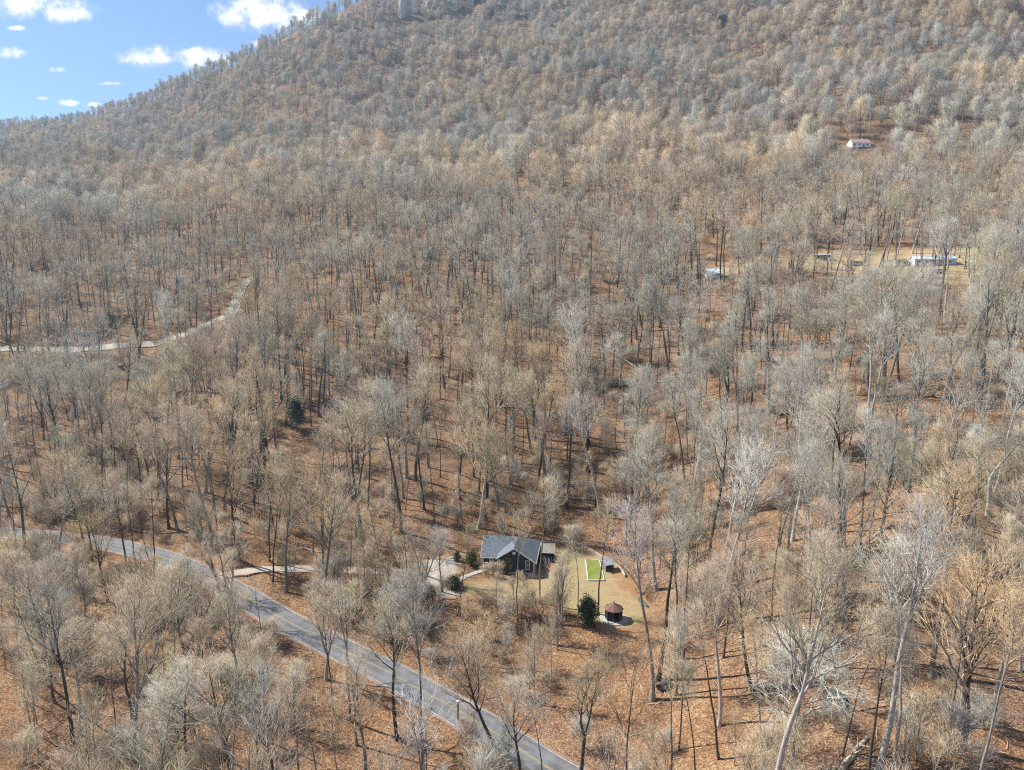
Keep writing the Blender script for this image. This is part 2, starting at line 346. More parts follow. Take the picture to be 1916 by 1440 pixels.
def wood_mat(name, kind, dark=False):
    m = mat(name); t = NT(m)
    a = t.attr(kind, 'INSTANCER').outputs['Color']
    n1 = t.noise(1.3, 4, .6); n2 = t.noise(9, 3, .6)
    c = t.mix(1., a, t.ramp(n1, [(.3, (.68, .68, .70)), (.7, (1.3, 1.28, 1.24))]), 'MULTIPLY')
    if dark: c = t.mix(1., c, t.ramp(n2, [(.35, (.7, .7, .7)), (.65, (1.3, 1.3, 1.28))]), 'MULTIPLY')
    t.done(c, .95, n2 if dark else None, .5, .06, .08); return m
M['bark'] = wood_mat('bark', 'bark', True); M['twig'] = wood_mat('twigs', 'tint')
def leaf_mat(name, lo, hi):
    m = mat(name); t = NT(m); f = t.noise(2.2, 4, .7); t.done(t.ramp(f, [(.3, lo), (.7, hi)]), .55, None, spec=.35); return m
M['leaf_dark'] = leaf_mat('dark_evergreen_leaf', (.02, .04, .017), (.06, .095, .04))
M['leaf_olive'] = leaf_mat('olive_leaf', (.10, .105, .03), (.24, .22, .08))
M['leaf_blue'] = leaf_mat('blue_green_needle', (.03, .055, .04), (.09, .13, .095))
M['navy'] = simple('navy_siding', (.035, .05, .085), .6, .15, 3)
M['white'] = simple('white_trim', (.78, .79, .80), .5, .06, 4)
M['roof'] = simple('grey_blue_shingles', (.15, .175, .20), .85, .45, 2.6, bs=.5)
M['glass'] = simple('dark_glass', (.02, .025, .035), .1, .1, 2, spec=.6)
M['stone'] = simple('pale_stone', (.5, .46, .40), .9, .3, 3)
M['timber'] = simple('pale_timber', (.48, .40, .31), .9, .3, 4)
M['darkwood'] = simple('dark_wood', (.07, .055, .045), .85, .35, 4)
M['greywood'] = simple('weathered_wood', (.24, .215, .185), .9, .35, 3)
M['rust'] = simple('rust_red_roofing', (.19, .105, .092), .8, .3, 3)
M['charcoal'] = simple('charcoal_screen', (.03, .032, .04), .7, .3, 3)
M['concrete'] = simple('pale_concrete', (.43, .41, .375), .9, .15, 2)
M['canoe'] = simple('teal_hull_paint', (.045, .10, .125), .45, .25, 3)
M['metalroof'] = simple('pale_blue_metal_roof', (.60, .67, .72), .5, .12, 1.5)
M['shedroof'] = simple('grey_blue_sheet_roof', (.25, .28, .31), .6, .3, 2)
M['paleside'] = simple('pale_siding', (.62, .64, .64), .7, .12, 2)
M['pinkroof'] = simple('faded_red_roof', (.42, .30, .26), .9, .2, 1.5)
M['lumber'] = simple('raw_lumber', (.55, .36, .18), .8, .25, 4)
M['carblue'] = simple('dark_blue_car_paint', (.03, .05, .11), .3, .1, 2, spec=.6)
M['cargrey'] = simple('grey_van_paint', (.40, .39, .43), .35, .1, 2, spec=.6)
M['carwhite'] = simple('white_car_paint', (.75, .76, .77), .35, .06, 2, spec=.6)
M['rubber'] = simple('tyre_rubber', (.02, .02, .02), .9, .2, 6)
M['rock'] = simple('grey_rock', (.20, .195, .19), .95, .4, .8, bs=.6)
M['darkrock'] = simple('dark_rock', (.075, .075, .078), .95, .45, 1.2, bs=.6)
M['cliff'] = simple('pale_cliff_rock', (.48, .465, .44), .95, .35, .15, bs=.6)
M['soil'] = simple('bare_tan_soil', (.50, .36, .19), .95, .25, 1.0)
M['log'] = simple('bleached_log', (.46, .37, .29), .95, .3, 3); M['logdark'] = simple('dark_log', (.17, .14, .12), .95, .35, 3); M['cutwood'] = simple('cut_wood', (.62, .50, .36), .9, .15, 5)

# ------------------------------------------------------------------ object helpers
def mesh_obj(name, V, F, m=None, parent=None, smooth=False, fix=False):
    me = bpy.data.meshes.new(name); me.from_pydata([tuple(map(float, v)) for v in V], [], [tuple(map(int, f)) for f in F]); me.update()
    if fix:
        b = bmesh.new(); b.from_mesh(me); bmesh.ops.recalc_face_normals(b, faces=b.faces); b.to_mesh(me); b.free()
    if smooth: me.polygons.foreach_set('use_smooth', np.ones(len(me.polygons), bool))
    if m is not None: me.materials.append(m)
    o = bpy.data.objects.new(name, me); col.objects.link(o); o.parent = parent; return o
def fast_mesh(name, V, tris_or_quads, mats=(), mi=None, smooth=True):
    V = np.asarray(V, np.float32); me = bpy.data.meshes.new(name)
    counts = np.concatenate([np.full(len(f), f.shape[1], np.int32) for f in tris_or_quads]); idx = np.concatenate([f.ravel() for f in tris_or_quads]).astype(np.int32)
    me.vertices.add(len(V)); me.vertices.foreach_set('co', V.ravel())
    me.loops.add(len(idx)); me.loops.foreach_set('vertex_index', idx)
    me.polygons.add(len(counts)); st = np.zeros(len(counts), np.int32); st[1:] = np.cumsum(counts)[:-1]
    me.polygons.foreach_set('loop_start', st)
    if smooth: me.polygons.foreach_set('use_smooth', np.ones(len(counts), bool))
    for m in mats: me.materials.append(m)
    if mi is not None: me.polygons.foreach_set('material_index', mi.astype(np.int32))
    me.update(calc_edges=True); return me
def thing(name, label, cat, loc=(0, 0, 0), rz=0.0, group=None):
    o = bpy.data.objects.new(name, None); o.empty_display_size = .5; col.objects.link(o); o.location = loc; o.rotation_euler = (0, 0, rz); tag(o, label, cat, group); return o
def tag(o, label, cat, group=None):
    o['label'] = label; o['category'] = cat
    if group: o['group'] = group
    return o
def box_vf(x0, x1, y0, y1, z0, z1):
    V = [(x0, y0, z0), (x1, y0, z0), (x1, y1, z0), (x0, y1, z0), (x0, y0, z1), (x1, y0, z1), (x1, y1, z1), (x0, y1, z1)]
    F = [(3, 2, 1, 0), (4, 5, 6, 7), (0, 1, 5, 4), (1, 2, 6, 5), (2, 3, 7, 6), (3, 0, 4, 7)]; return V, F
def join_vf(*ps):
    V, F = [], []
    for v, f in ps: n = len(V); V += list(v); F += [tuple(i + n for i in q) for q in f]
    return V, F
def box(name, x0, x1, y0, y1, z0, z1, m, parent=None, bevel=.0):
    o = mesh_obj(name, *box_vf(x0, x1, y0, y1, z0, z1), m, parent)
    if bevel:
        b = bmesh.new(); b.from_mesh(o.data); bmesh.ops.bevel(b, geom=b.edges[:], offset=bevel, segments=2, affect='EDGES'); b.to_mesh(o.data); b.free()
    return o
def slab(pts, th):
    """a thick sheet from a planar polygon: extruded along its normal"""
    P = [Vector(p) for p in pts]; n = (P[1] - P[0]).cross(P[2] - P[0]).normalized()
    if n.z < 0: P.reverse(); n = -n
    k = len(P); V = P + [p - n * th for p in P]
    F = [tuple(range(k)), tuple(reversed(range(k, 2 * k)))] + [((i + 1) % k, i, i + k, (i + 1) % k + k) for i in range(k)]
    return V, F
def prism(pts, z0, z1):
    k = len(pts); V = [(p[0], p[1], z0) for p in pts] + [(p[0], p[1], z1) for p in pts]
    F = [tuple(reversed(range(k))), tuple(range(k, 2 * k))] + [(i, (i + 1) % k, (i + 1) % k + k, i + k) for i in range(k)]; return V, F
def struct(o): o['kind'] = 'structure'; return o

# ------------------------------------------------------------------ ground sheet
def build_ground():
    ys0 = np.array([-300., -150, -60, 0]); A, Yg = np.meshgrid(GA, ys0); X = A * (20 + (20 - Yg) * .8); Z = ground_z(X, Yg)
    a = GA; ys = np.concatenate([ys0, GY]); V = np.column_stack([np.concatenate([X, _X]).ravel(), np.concatenate([Yg, _Y]).ravel(), np.concatenate([Z, GZ]).ravel()])
    n, w = len(ys), len(a); I = np.arange(n * w).reshape(n, w)
    F = np.column_stack([I[:-1, :-1].ravel(), I[:-1, 1:].ravel(), I[1:, 1:].ravel(), I[1:, :-1].ravel()])
    o = bpy.data.objects.new('ground', fast_mesh('ground', V, [F], [M['litter']])); col.objects.link(o); struct(o); return V
ground_V = build_ground()
def set_attr(o, name, vals):
    at = o.data.attributes.new(name, 'FLOAT', 'POINT'); at.data.foreach_set('value', np.asarray(vals, np.float32))
def ribbon(name, P, half, m, lift=.0, nacross=9, rag=0.0, n_sub=6):
    C = spline(P, n_sub) if n_sub else np.array(P); T = np.gradient(C[:, :2], axis=0); T /= np.linalg.norm(T, axis=1)[:, None]; N = np.column_stack([-T[:, 1], T[:, 0]])
    s = np.linspace(-1, 1, nacross); V, E, AC = [], [], []
    for c, nn in zip(C, N):
        for k in s:
            w = half * (1 + rag * float(vnoise(np.array(c[0] / 2.3 + k * 9), np.array(c[1] / 2.3))) * abs(k))
            V.append((c[0] + nn[0] * k * w, c[1] + nn[1] * k * w, c[2] + lift - .04 * abs(k) ** 2)); E.append(max(0, (abs(k) - .80) / .2)); AC.append(k)
    r, w = len(C), nacross; F = [(i * w + j, i * w + j + 1, (i + 1) * w + j + 1, (i + 1) * w + j) for i in range(r - 1) for j in range(w - 1)]
    # a skirt gives the sheet its thickness
    n = len(V); V += [(x, y, z - .25) for x, y, z in V]
    for i in range(r - 1):
        for j in (0, w - 1): F.append((i * w + j, (i + 1) * w + j, (i + 1) * w + j + n, i * w + j + n))
    o = mesh_obj(name, V, F, m, smooth=False, fix=True); set_attr(o, 'edge', E + E); set_attr(o, 'across', AC + AC); return o, C, N
def lines(C, N, offs, wid, m, name, parent, lift=.012):
    V, F = [], []
    for i, (c, nn) in enumerate(zip(C, N)):
        for k in (-.5, .5):
            q = (offs + k * wid); V.append((c[0] + nn[0] * q, c[1] + nn[1] * q, c[2] + lift - .04 * (q / 3.1) ** 2))
    F = [(2 * i, 2 * i + 1, 2 * i + 3, 2 * i + 2) for i in range(len(C) - 1)]
    return mesh_obj(name, V, F, m, parent, fix=True)
road, rC, rN = ribbon('road', ROAD, 3.1, M['asphalt'], rag=.12, n_sub=5); struct(road)
for off, mm in ((-.11, 'yellow'), (.11, 'yellow')): lines(rC, rN, off, .13, M[mm], 'centre_line', road)
for off in (-2.62, 2.62): lines(rC, rN, off, .13, M['white_line'], 'edge_line', road)
drive, _, _ = ribbon('driveway', DRIVE + np.array([0, 0, .02]), 1.6, M['gravel'], rag=.5, n_sub=5); struct(drive)
lane, _, _ = ribbon('gravel_lane', LANE, 2.7, M['lane'], rag=.5, n_sub=6); struct(lane)
_n = len(lane.data.vertices) // 2
for _i in range(_n):
    _v = lane.data.vertices[_i].co; _v.z = gz(_v.x, _v.y) + .28; lane.data.vertices[_i + _n].co.z = _v.z - .6
def sheet(name, P, m, cell, lift, rag=1.2, fade=1.5):
    x0, y0 = P.min(0) - 2; x1, y1 = P.max(0) + 2
    gx = np.arange(x0, x1, cell); gy = np.arange(y0, y1, cell); X, Y = np.meshgrid(gx, gy)
    sdv = poly_sd(X, Y, P) + vnoise(X / 1.7, Y / 1.7) * rag + vnoise(X / 4 + 3, Y / 4) * rag
    I = -np.ones(X.shape, int); keep = sdv < .4; I[keep] = np.arange(keep.sum())
    V = np.column_stack([X[keep], Y[keep], ground_z(X[keep], Y[keep]) + lift])
    F = [(I[i, j], I[i, j + 1], I[i + 1, j + 1], I[i + 1, j]) for i in range(len(gy) - 1) for j in range(len(gx) - 1) if min(I[i, j], I[i, j + 1], I[i + 1, j + 1], I[i + 1, j]) >= 0]
    o = mesh_obj(name, V, F, m, smooth=True); set_attr(o, 'edge', np.clip((sdv[keep] + fade) / fade, 0, 1)); return struct(o)
sheet('lawn', LAWN, M['lawn'], .35, .05, 2.2, 2.6); sheet('gravel_yard', PAD, M['gravel'], .35, .09)
sheet('clearing', CLEARING, M['straw'], 1.6, .12, 4, 8)

# ------------------------------------------------------------------ bare trees
def unit(a): return a / np.maximum(np.linalg.norm(a, axis=-1, keepdims=True), 1e-9)
def frame(t):
    ref = np.where(np.abs(t[..., 2:3]) > .9, np.array([1., 0, 0]), np.array([0, 0, 1.])); e1 = unit(np.cross(t, ref)); return e1, np.cross(t, e1)
def grow(g, start, d, length, k, wob, trop):
    n = len(start); P = np.zeros((n, k, 3)); P[:, 0] = start; d = unit(d); step = (length / (k - 1))[:, None]
    for i in range(1, k):
        d = unit(d + g.normal(0, wob, (n, 3)) + np.array([0, 0, trop])); P[:, i] = P[:, i - 1] + d * step
    return P
def tubes(P, Rd, sides):
    n, k, _ = P.shape; T = np.gradient(P, axis=1) if k > 2 else np.repeat(P[:, 1:2] - P[:, 0:1], 2, 1); T = unit(T)
    e1, _ = frame(T[:, 0]); e1 = np.repeat(e1[:, None], k, 1); e1 = unit(e1 - (e1 * T).sum(-1, keepdims=True) * T); e2 = np.cross(T, e1)
    an = np.arange(sides) * 2 * np.pi / sides
    ring = P[:, :, None] + Rd[:, :, None, None] * (e1[:, :, None] * np.cos(an)[:, None] + e2[:, :, None] * np.sin(an)[:, None])
    V = ring[:, :-1].reshape(n, -1, 3); V = np.concatenate([V, P[:, -1:]], 1); per = V.shape[1]
    base = (np.arange(n) * per)[:, None]; Q = []; s = np.arange(sides); s2 = (s + 1) % sides
    for j in range(k - 2):
        q = np.stack([j * sides + s, j * sides + s2, (j + 1) * sides + s2, (j + 1) * sides + s], 1).ravel(); Q.append((base + q).reshape(-1, 4))
    j = k - 2; q = np.stack([j * sides + s, j * sides + s2, np.full(sides, per - 1)], 1).ravel(); Tq = (base + q).reshape(-1, 3)
    return V.reshape(-1, 3), (np.concatenate(Q) if Q else np.zeros((0, 4), int)), Tq
class Acc:
    def __init__(s): s.V, s.Q, s.T, s.n = [], [], [], 0
    def add(s, V, Q, T): s.V.append(V); s.Q.append(Q + s.n); s.T.append(T + s.n); s.n += len(V)
    def mesh(s, name, m): return fast_mesh(name, np.concatenate(s.V), [x for x in (np.concatenate(s.Q), np.concatenate(s.T)) if len(x)], [m])
def spawn(g, P, Rd, L, m, t0, t1, a0, a1, up=0.):
    n, k, _ = P.shape; j = np.tile(np.arange(m), n); i = np.repeat(np.arange(n), m)
    t = t0 + (t1 - t0) * (j + g.random(n * m)) / m; f = t * (k - 1); q = np.minimum(f.astype(int), k - 2); w = (f - q)[:, None]
    pos = P[i, q] * (1 - w) + P[i, q + 1] * w; tan = unit(P[i, q + 1] - P[i, q]); e1, e2 = frame(tan)
    az = (j * 2.39996 + g.random(n)[i] * 6.28 + g.normal(0, .5, n * m))[:, None]; an = (a0 + (a1 - a0) * g.random(n * m))[:, None]
    d = np.cos(an) * tan + np.sin(an) * (np.cos(az) * e1 + np.sin(az) * e2); d[:, 2] += up
    r = Rd[i, q] * (1 - w[:, 0]) + Rd[i, q + 1] * w[:, 0]
    return pos, unit(d), t, r, L[i]
def taper(r0, r1, k): s = np.linspace(0, 1, k); return r0[:, None] * (1 - s) + r1[:, None] * s
def bare_tree(seed, H=26, r0=.34, cb=.42, R=5.5, n1=16, n2=7, n3=5, n4=2, ang=(.55, .95), trop=.09, forks=0, fh=.35, lean=.03, twig=.014, lod=0, droop=0.0, stems=1):
    g = np.random.default_rng(seed); wood, crown = Acc(), Acc(); K = 14 if not lod else 6
    hosts = []
    if stems > 1:
        st = np.zeros((stems, 3)); d = np.column_stack([g.normal(0, .42, stems), g.normal(0, .42, stems), np.ones(stems)])
        L0 = H * g.uniform(.65, 1.05, stems); P = grow(g, st, d, L0, 7, .09, .05); Rd = taper(np.full(stems, r0), np.full(stems, twig * 1.6), 7)
        wood.add(*tubes(P, Rd, 4)); hosts.append((P, Rd, L0, cb))
    elif forks:
        st = np.zeros((1, 3)); d = np.array([[g.normal(0, lean), g.normal(0, lean), 1.]]); P = grow(g, st, d, np.array([H * fh]), 7, .03, .02)
        Rd = np.linspace(r0, r0 * .8, 7)[None].copy(); Rd[0, 0] *= 1.45; P[0, 0, 2] -= .5
        wood.add(*tubes(np.concatenate([P, P[:, -1:] + [[[0, 0, .15]]]], 1), np.concatenate([Rd, Rd[:, -1:] * .1], 1), 8))
        az = g.random() * 6.28 + np.arange(forks) * 6.28 / forks; sp = g.uniform(.25, .5, forks)
        d = np.column_stack([np.cos(az) * sp, np.sin(az) * sp, np.ones(forks)]); st = np.repeat(P[:, -1], forks, 0) - [0, 0, .25]
        L0 = H * (1 - fh) * g.uniform(.85, 1.05, forks); P2 = grow(g, st, d, L0, 10, .10, .10); Rd2 = taper(np.full(forks, r0 * .68), np.full(forks, .02), 10)
        wood.add(*tubes(P2, Rd2, 6)); hosts.append((P2, Rd2, L0, max(.12, (cb - fh) / (1 - fh))))
    else:
        st = np.array([[0, 0, -.5]]); d = np.array([[g.normal(0, lean), g.normal(0, lean), 1.]]); P = grow(g, st, d, np.array([H + .5]), K, .045, .035)
        s = np.linspace(0, 1, K); Rd = (r0 * (1 - s) ** .85 + .015)[None].copy(); Rd[0, 0] *= 1.4
        wood.add(*tubes(P, Rd, 8 if not lod else 4)); hosts.append((P, Rd, np.array([H]), cb))
    for P, Rd, L0, c0 in hosts:
        m = max(3, int(n1 / len(P)) + (1 if len(P) > 1 else 0))
        pos, d, t, r, Lp = spawn(g, P, Rd, L0, m, c0, .985, ang[0], ang[1], .12)
        s = np.clip((t - c0) / (1 - c0), 0, 1); ln = R * 1.25 * (.42 + .62 * np.sin(np.pi * np.clip(s * .78 + .24, 0, 1))) * g.uniform(.7, 1.2, len(s)) * (1 - .35 * s)
        if len(P) > 1 and stems == 1: ln *= .75
        k1 = 7 if not lod else 4; r1 = np.minimum(r * .62, ln * (.032 if lod else .022) + .012); P1 = grow(g, pos, d, ln, k1, .13, trop); R1 = taper(r1, np.full(len(r1), twig * 1.3), k1)
        wood.add(*tubes(P1, R1, 5 if not lod else 3))
        # the hosts' own tops carry small branches too
        allP = [(P1, R1, ln)]
        pos, d, t, r, Lp = spawn(g, P1, R1, ln, n2, .2, 1., .32, .75, .14 - droop)
        l2 = Lp * .62 * (1.2 - .65 * t) * g.uniform(.7, 1.3, len(t)) + .25; k2 = 4 if not lod else 3
        r2 = np.minimum(r * .8, .016 + l2 * .014) if not lod else np.maximum(np.minimum(r, .03 + l2 * .012), twig); P2 = grow(g, pos, d, l2, k2, .17, trop - droop); R2 = taper(r2, np.full(len(r2), twig), k2)
        crown.add(*tubes(P2, R2, 4 if not lod else 3))
        pos, d, t, r, Lp = spawn(g, P2, R2, l2, n3, .15, 1., .32, .8, .08 - droop)
        l3 = Lp * .58 * (1.15 - .5 * t) * g.uniform(.6, 1.35, len(t)) + .3
        if lod:
            P3 = grow(g, pos, d, l3 * 1.5 + .9, 2, .0, 0); crown.add(*tubes(P3, taper(np.full(len(l3), twig), np.zeros(len(l3)), 2), 3)); continue
        r3 = np.minimum(r * .9, .014 + l3 * .011); P3 = grow(g, pos, d, l3, 3, .16, trop * .6 - droop); R3 = taper(r3, np.full(len(r3), twig * .5), 3)
        crown.add(*tubes(P3, R3, 3))
        if n4:
            pos, d, t, r, Lp = spawn(g, P3, R3, l3, n4, .1, 1., .25, .68, .05 - droop)
            l4 = Lp * .5 * g.uniform(.6, 1.4, len(t)) + .42; P4 = grow(g, pos, d, l4, 2, 0, 0)
            crown.add(*tubes(P4, taper(np.full(len(l4), twig), np.full(len(l4), twig * .2), 2), 3))
    return wood, crown
KINDS = {   # name: (params, look words)
 'spread': dict(H=23, r0=.33, cb=.44, R=6.3, n1=14, n2=7, n3=5, n4=2, ang=(.5, 1.0), trop=.07),
 'broad':  dict(H=21, r0=.38, cb=.32, R=7.4, n1=17, n2=7, n3=5, n4=2, ang=(.62, 1.1), trop=.07),
 'tall':   dict(H=30, r0=.36, cb=.58, R=5.6, n1=15, n2=7, n3=5, n4=2, ang=(.45, .9), trop=.08),
 'forked': dict(H=24, r0=.38, cb=.48, R=6.0, n1=14, n2=7, n3=5, n4=2, forks=2, fh=.33),
 'triple': dict(H=22, r0=.40, cb=.36, R=5.2, n1=18, n2=6, n3=5, n4=4, forks=3, fh=.26),
 'slim':   dict(H=23, r0=.18, cb=.66, R=3.7, n1=11, n2=6, n3=5, n4=2, ang=(.42, .95), trop=.08),
 'pole':   dict(H=18, r0=.12, cb=.68, R=2.7, n1=10, n2=6, n3=5, n4=4, ang=(.4, .8), trop=.1),
 'dome':   dict(H=20, r0=.34, cb=.3, R=7.6, n1=17, n2=6, n3=5, n4=2, ang=(.45, 1.0), trop=.1),
 'low':    dict(H=10, r0=.13, cb=.12, R=5.2, n1=17, n2=6, n3=5, n4=2, ang=(.4, 1.0), trop=.08),
 'spray':  dict(H=19, r0=.3, cb=.4, R=6.2, n1=20, n2=8, n3=5, n4=4, ang=(.8, 1.25), trop=.02, droop=.07, twig=.018),
}
near_var = []     # (kind, trunk mesh, crown mesh, params)
for kind, cnt in (('spread', 3), ('broad', 2), ('tall', 3), ('forked', 2), ('triple', 1), ('slim', 2), ('pole', 2), ('spray', 1)):
    for q in range(cnt):
        p = dict(KINDS[kind]); w, c = bare_tree(100 + len(near_var) * 17, **p)
        near_var.append((kind, w.mesh('trunk', M['bark']), c.mesh('crown', M['twig']), p))
def by_kind(k): return [i for i, v in enumerate(near_var) if v[0] == k]
lib = bpy.data.collections.new('woodland_variants')            # meshes for the wood that reads as one mass
def joined(name, w, c):
    V = np.concatenate(w.V + c.V); nw = sum(map(len, w.V)); qs = [np.concatenate(w.Q), np.concatenate(c.Q) + nw]; ts = [np.concatenate(w.T), np.concatenate(c.T) + nw]
    Fs = [f for f in (qs[0], qs[1], ts[0], ts[1])]; mi = np.concatenate([np.full(len(f), j % 2) for j, f in enumerate(Fs)]); keep = [f for f in Fs if len(f)]
    return fast_mesh(name, V, keep, [M['bark'], M['twig']], mi)
def lib_add(me, c): o = bpy.data.objects.new(me.name, me); c.objects.link(o)
mid_lib = bpy.data.collections.new('mid_wood'); far_lib = bpy.data.collections.new('far_wood'); brush_lib = bpy.data.collections.new('brush_variants')
mids = []
for i, kind in enumerate(['spread', 'spread', 'broad', 'tall', 'tall', 'forked', 'triple', 'slim', 'slim', 'spray', 'pole', 'low', 'low', 'dome', 'dome', 'dome', 'slim', 'tall']):
    p = dict(KINDS[kind]); p.update(n1=int(p['n1'] * .78), n2=6, n3=4, n4=2, twig=.019, R=p['R'] * 1.15)
    if kind in ('slim', 'pole', 'tall', 'spread'): p.update(n1=int(p['n1'] * .8), n2=5, n3=4 if kind == 'spread' else 3, cb=min(.74, p['cb'] * 1.04)); w, c = bare_tree(900 + i * 13, **p); lib_add(joined('mid_tree_%02d' % i, w, c), mid_lib); mids.append((kind, p))
fars = []
for i, kind in enumerate(['spread', 'broad', 'tall', 'spread', 'low', 'broad', 'slim', 'spread', 'low', 'broad', 'tall']):
    p = dict(KINDS[kind]); f = {'spread': (20, .3, 7.2), 'broad': (18, .25, 7.8), 'tall': (24, .4, 5.6), 'slim': (22, .5, 4.0), 'low': (9.5, .1, 6.4)}[kind]
    p.update(n1=17, n2=6, n3=5, n4=0, twig=.038, lod=1, H=f[0], cb=f[1], R=f[2], forks=0, ang=(.4, 1.0) if kind != 'slim' else (.35, .7), trop=.1); w, c = bare_tree(700 + i * 11, **p); lib_add(joined('far_tree_%02d' % i, w, c), far_lib); fars.append((kind, p))
for i, (H, Rr, s, n1) in enumerate([(3.2, 1.5, 6, 18), (4.5, 1.8, 5, 18), (2.4, 1.3, 7, 16), (6.5, 1.9, 2, 14), (8.5, 2.0, 1, 14)]):
    w, c = bare_tree(300 + i, H=H, r0=.03 + .012 * max(0, H - 4), cb=.25, R=Rr * 1.25, n1=int(n1 * .7), n2=5, n3=5, n4=2, twig=.013, stems=s if s > 1 else 1, ang=(.4, .9)); lib_add(joined('brush_%02d' % i, w, c), brush_lib)

TINTS = {'grey': (.46, .438, .37), 'tan': (.57, .48, .345), 'orange': (.59, .45, .285), 'pink': (.53, .435, .345), 'pale': (.60, .58, .52), 'brown': (.40, .335, .25), 'olive': (.47, .44, .315), 'lilac': (.45, .43, .40)}
BARKS = {'dark': (.085, .078, .068), 'grey': (.23, .215, .19), 'pale': (.43, .40, .36), 'brown': (.125, .10, .08), 'mottled': (.18, .178, .155)}
def pick_tint(x, y, r):
    n = float(vnoise(np.array(x / 42. + 11), np.array(y / 60. + 4))); e = float(vnoise(np.array(x / 120.), np.array(y / 150. + 40)))
    if y > 280: n = .6 * n + .75 * float(vnoise(np.array((x + .9 * y) / 55. + 3), np.array((x - .5 * y) / 190.)))
    n += r.normal(0, .13)
    if y > 560 and n < .06: return ['lilac', 'grey', 'pink'][r.integers(3)]
    if n < -.22: return 'grey'
    if n < -.06: return ['grey', 'lilac', 'brown', 'olive', 'grey', 'pale'][r.integers(6)]
    if n < .08: return ['pink', 'tan', 'brown', 'olive'][r.integers(4)]
    return ['tan', 'orange', 'tan', 'pink'][r.integers(4)]
def jit(c, r, s=.1): f = 1 + r.normal(0, s); return tuple(float(np.clip(x * f * (1 + r.normal(0, .018)), .02, .8)) for x in c)

# ---- where the canopy trees stand
def in_px(u, v, b): return b[0] <= u <= b[2] and b[1] <= v <= b[3]
_dense = lambda P: np.column_stack([np.interp(np.linspace(0, len(P) - 1, len(P) * 4), np.arange(len(P)), P[:, k]) for k in range(3)])
road_px = np.array([proj(*p)[:2] for p in _dense(ROAD)]); lane_px = np.array([proj(*p)[:2] for p in _dense(LANE)]); drive_px = np.array([proj(*p)[:2] for p in DRIVE])
def pdist(u, v, P): return float(np.hypot(P[:, 0] - u, P[:, 1] - v).min())
CLEAR_BOXES = [((868, 1004, 1178, 1172), .76, 60, 190), ((780, 1030, 868, 1118), .8, 104, 190), ((520, 1050, 640, 1076), .6, 0, 180), ((1312, 492, 1360, 518), 1.0, 0, 330), ((1690, 466, 1800, 500), .9, 0, 330), ((1510, 470, 1690, 498), .8, 0, 330), ((528, 735, 588, 798), .85, 0, 203), ((1580, 250, 1648, 276), 1.0, 300, 540), ((1170, 1100, 1215, 1145), .9, 0, 150)]
spots = []        # x, y, kind, scale, rz, lean(x,y), tint, bark
def blocked(x, y, z, H, Rr, r):
    if y < 600:
        if look('road', x, y) < 5.2 or look('drive', x, y) < 3.5 or look('lane', x, y) < 4.2: return True
        if look('lawn', x, y) < 2.5 or look('pad', x, y) < 2: return True
        if math.hypot(x - HOUSE_C[0], y - HOUSE_C[1] - 5) < 12: return True
        if look('clear', x, y) < 0 and r.random() < .12: return True
    u, v, d = proj(x, y, z + H * .72); s = FPX / d
    if y > 470: Rr *= 1.5
    def covers(P, k=.8): return bool(((abs(P[:, 0] - u) < Rr * s * k) & (P[:, 1] > v - H * .3 * s) & (P[:, 1] < v + H * .34 * s)).any())
    for b, p, ymin, ymax in CLEAR_BOXES:
        if y < ymax and u + Rr * s * .8 > b[0] and u - Rr * s * .8 < b[2] and v + H * (.30 if y < 300 else .62) * s > b[1] and v - H * .28 * s < b[3] and r.random() < p: return True
    if y > 700 and (735 < u < 1000) and -40 < v < 75:
        for ou, ov, ow in ((764, 20, 30), (862, 8, 28), (985, 36, 18), (933, 28, 18)):
            if abs(u - ou) < ow and v > ov - 18 and v < ov + 26 and r.random() < .9: return True
    if -30 < u < 1100 and y < 150 and covers(road_px, .6) and r.random() < (.5 if u > 300 else .9): return True
    if u < 480 and y < 335 and covers(lane_px[lane_px[:, 0] < 455], .8) and r.random() < .89: return True
    return False
r = np.random.default_rng(21)
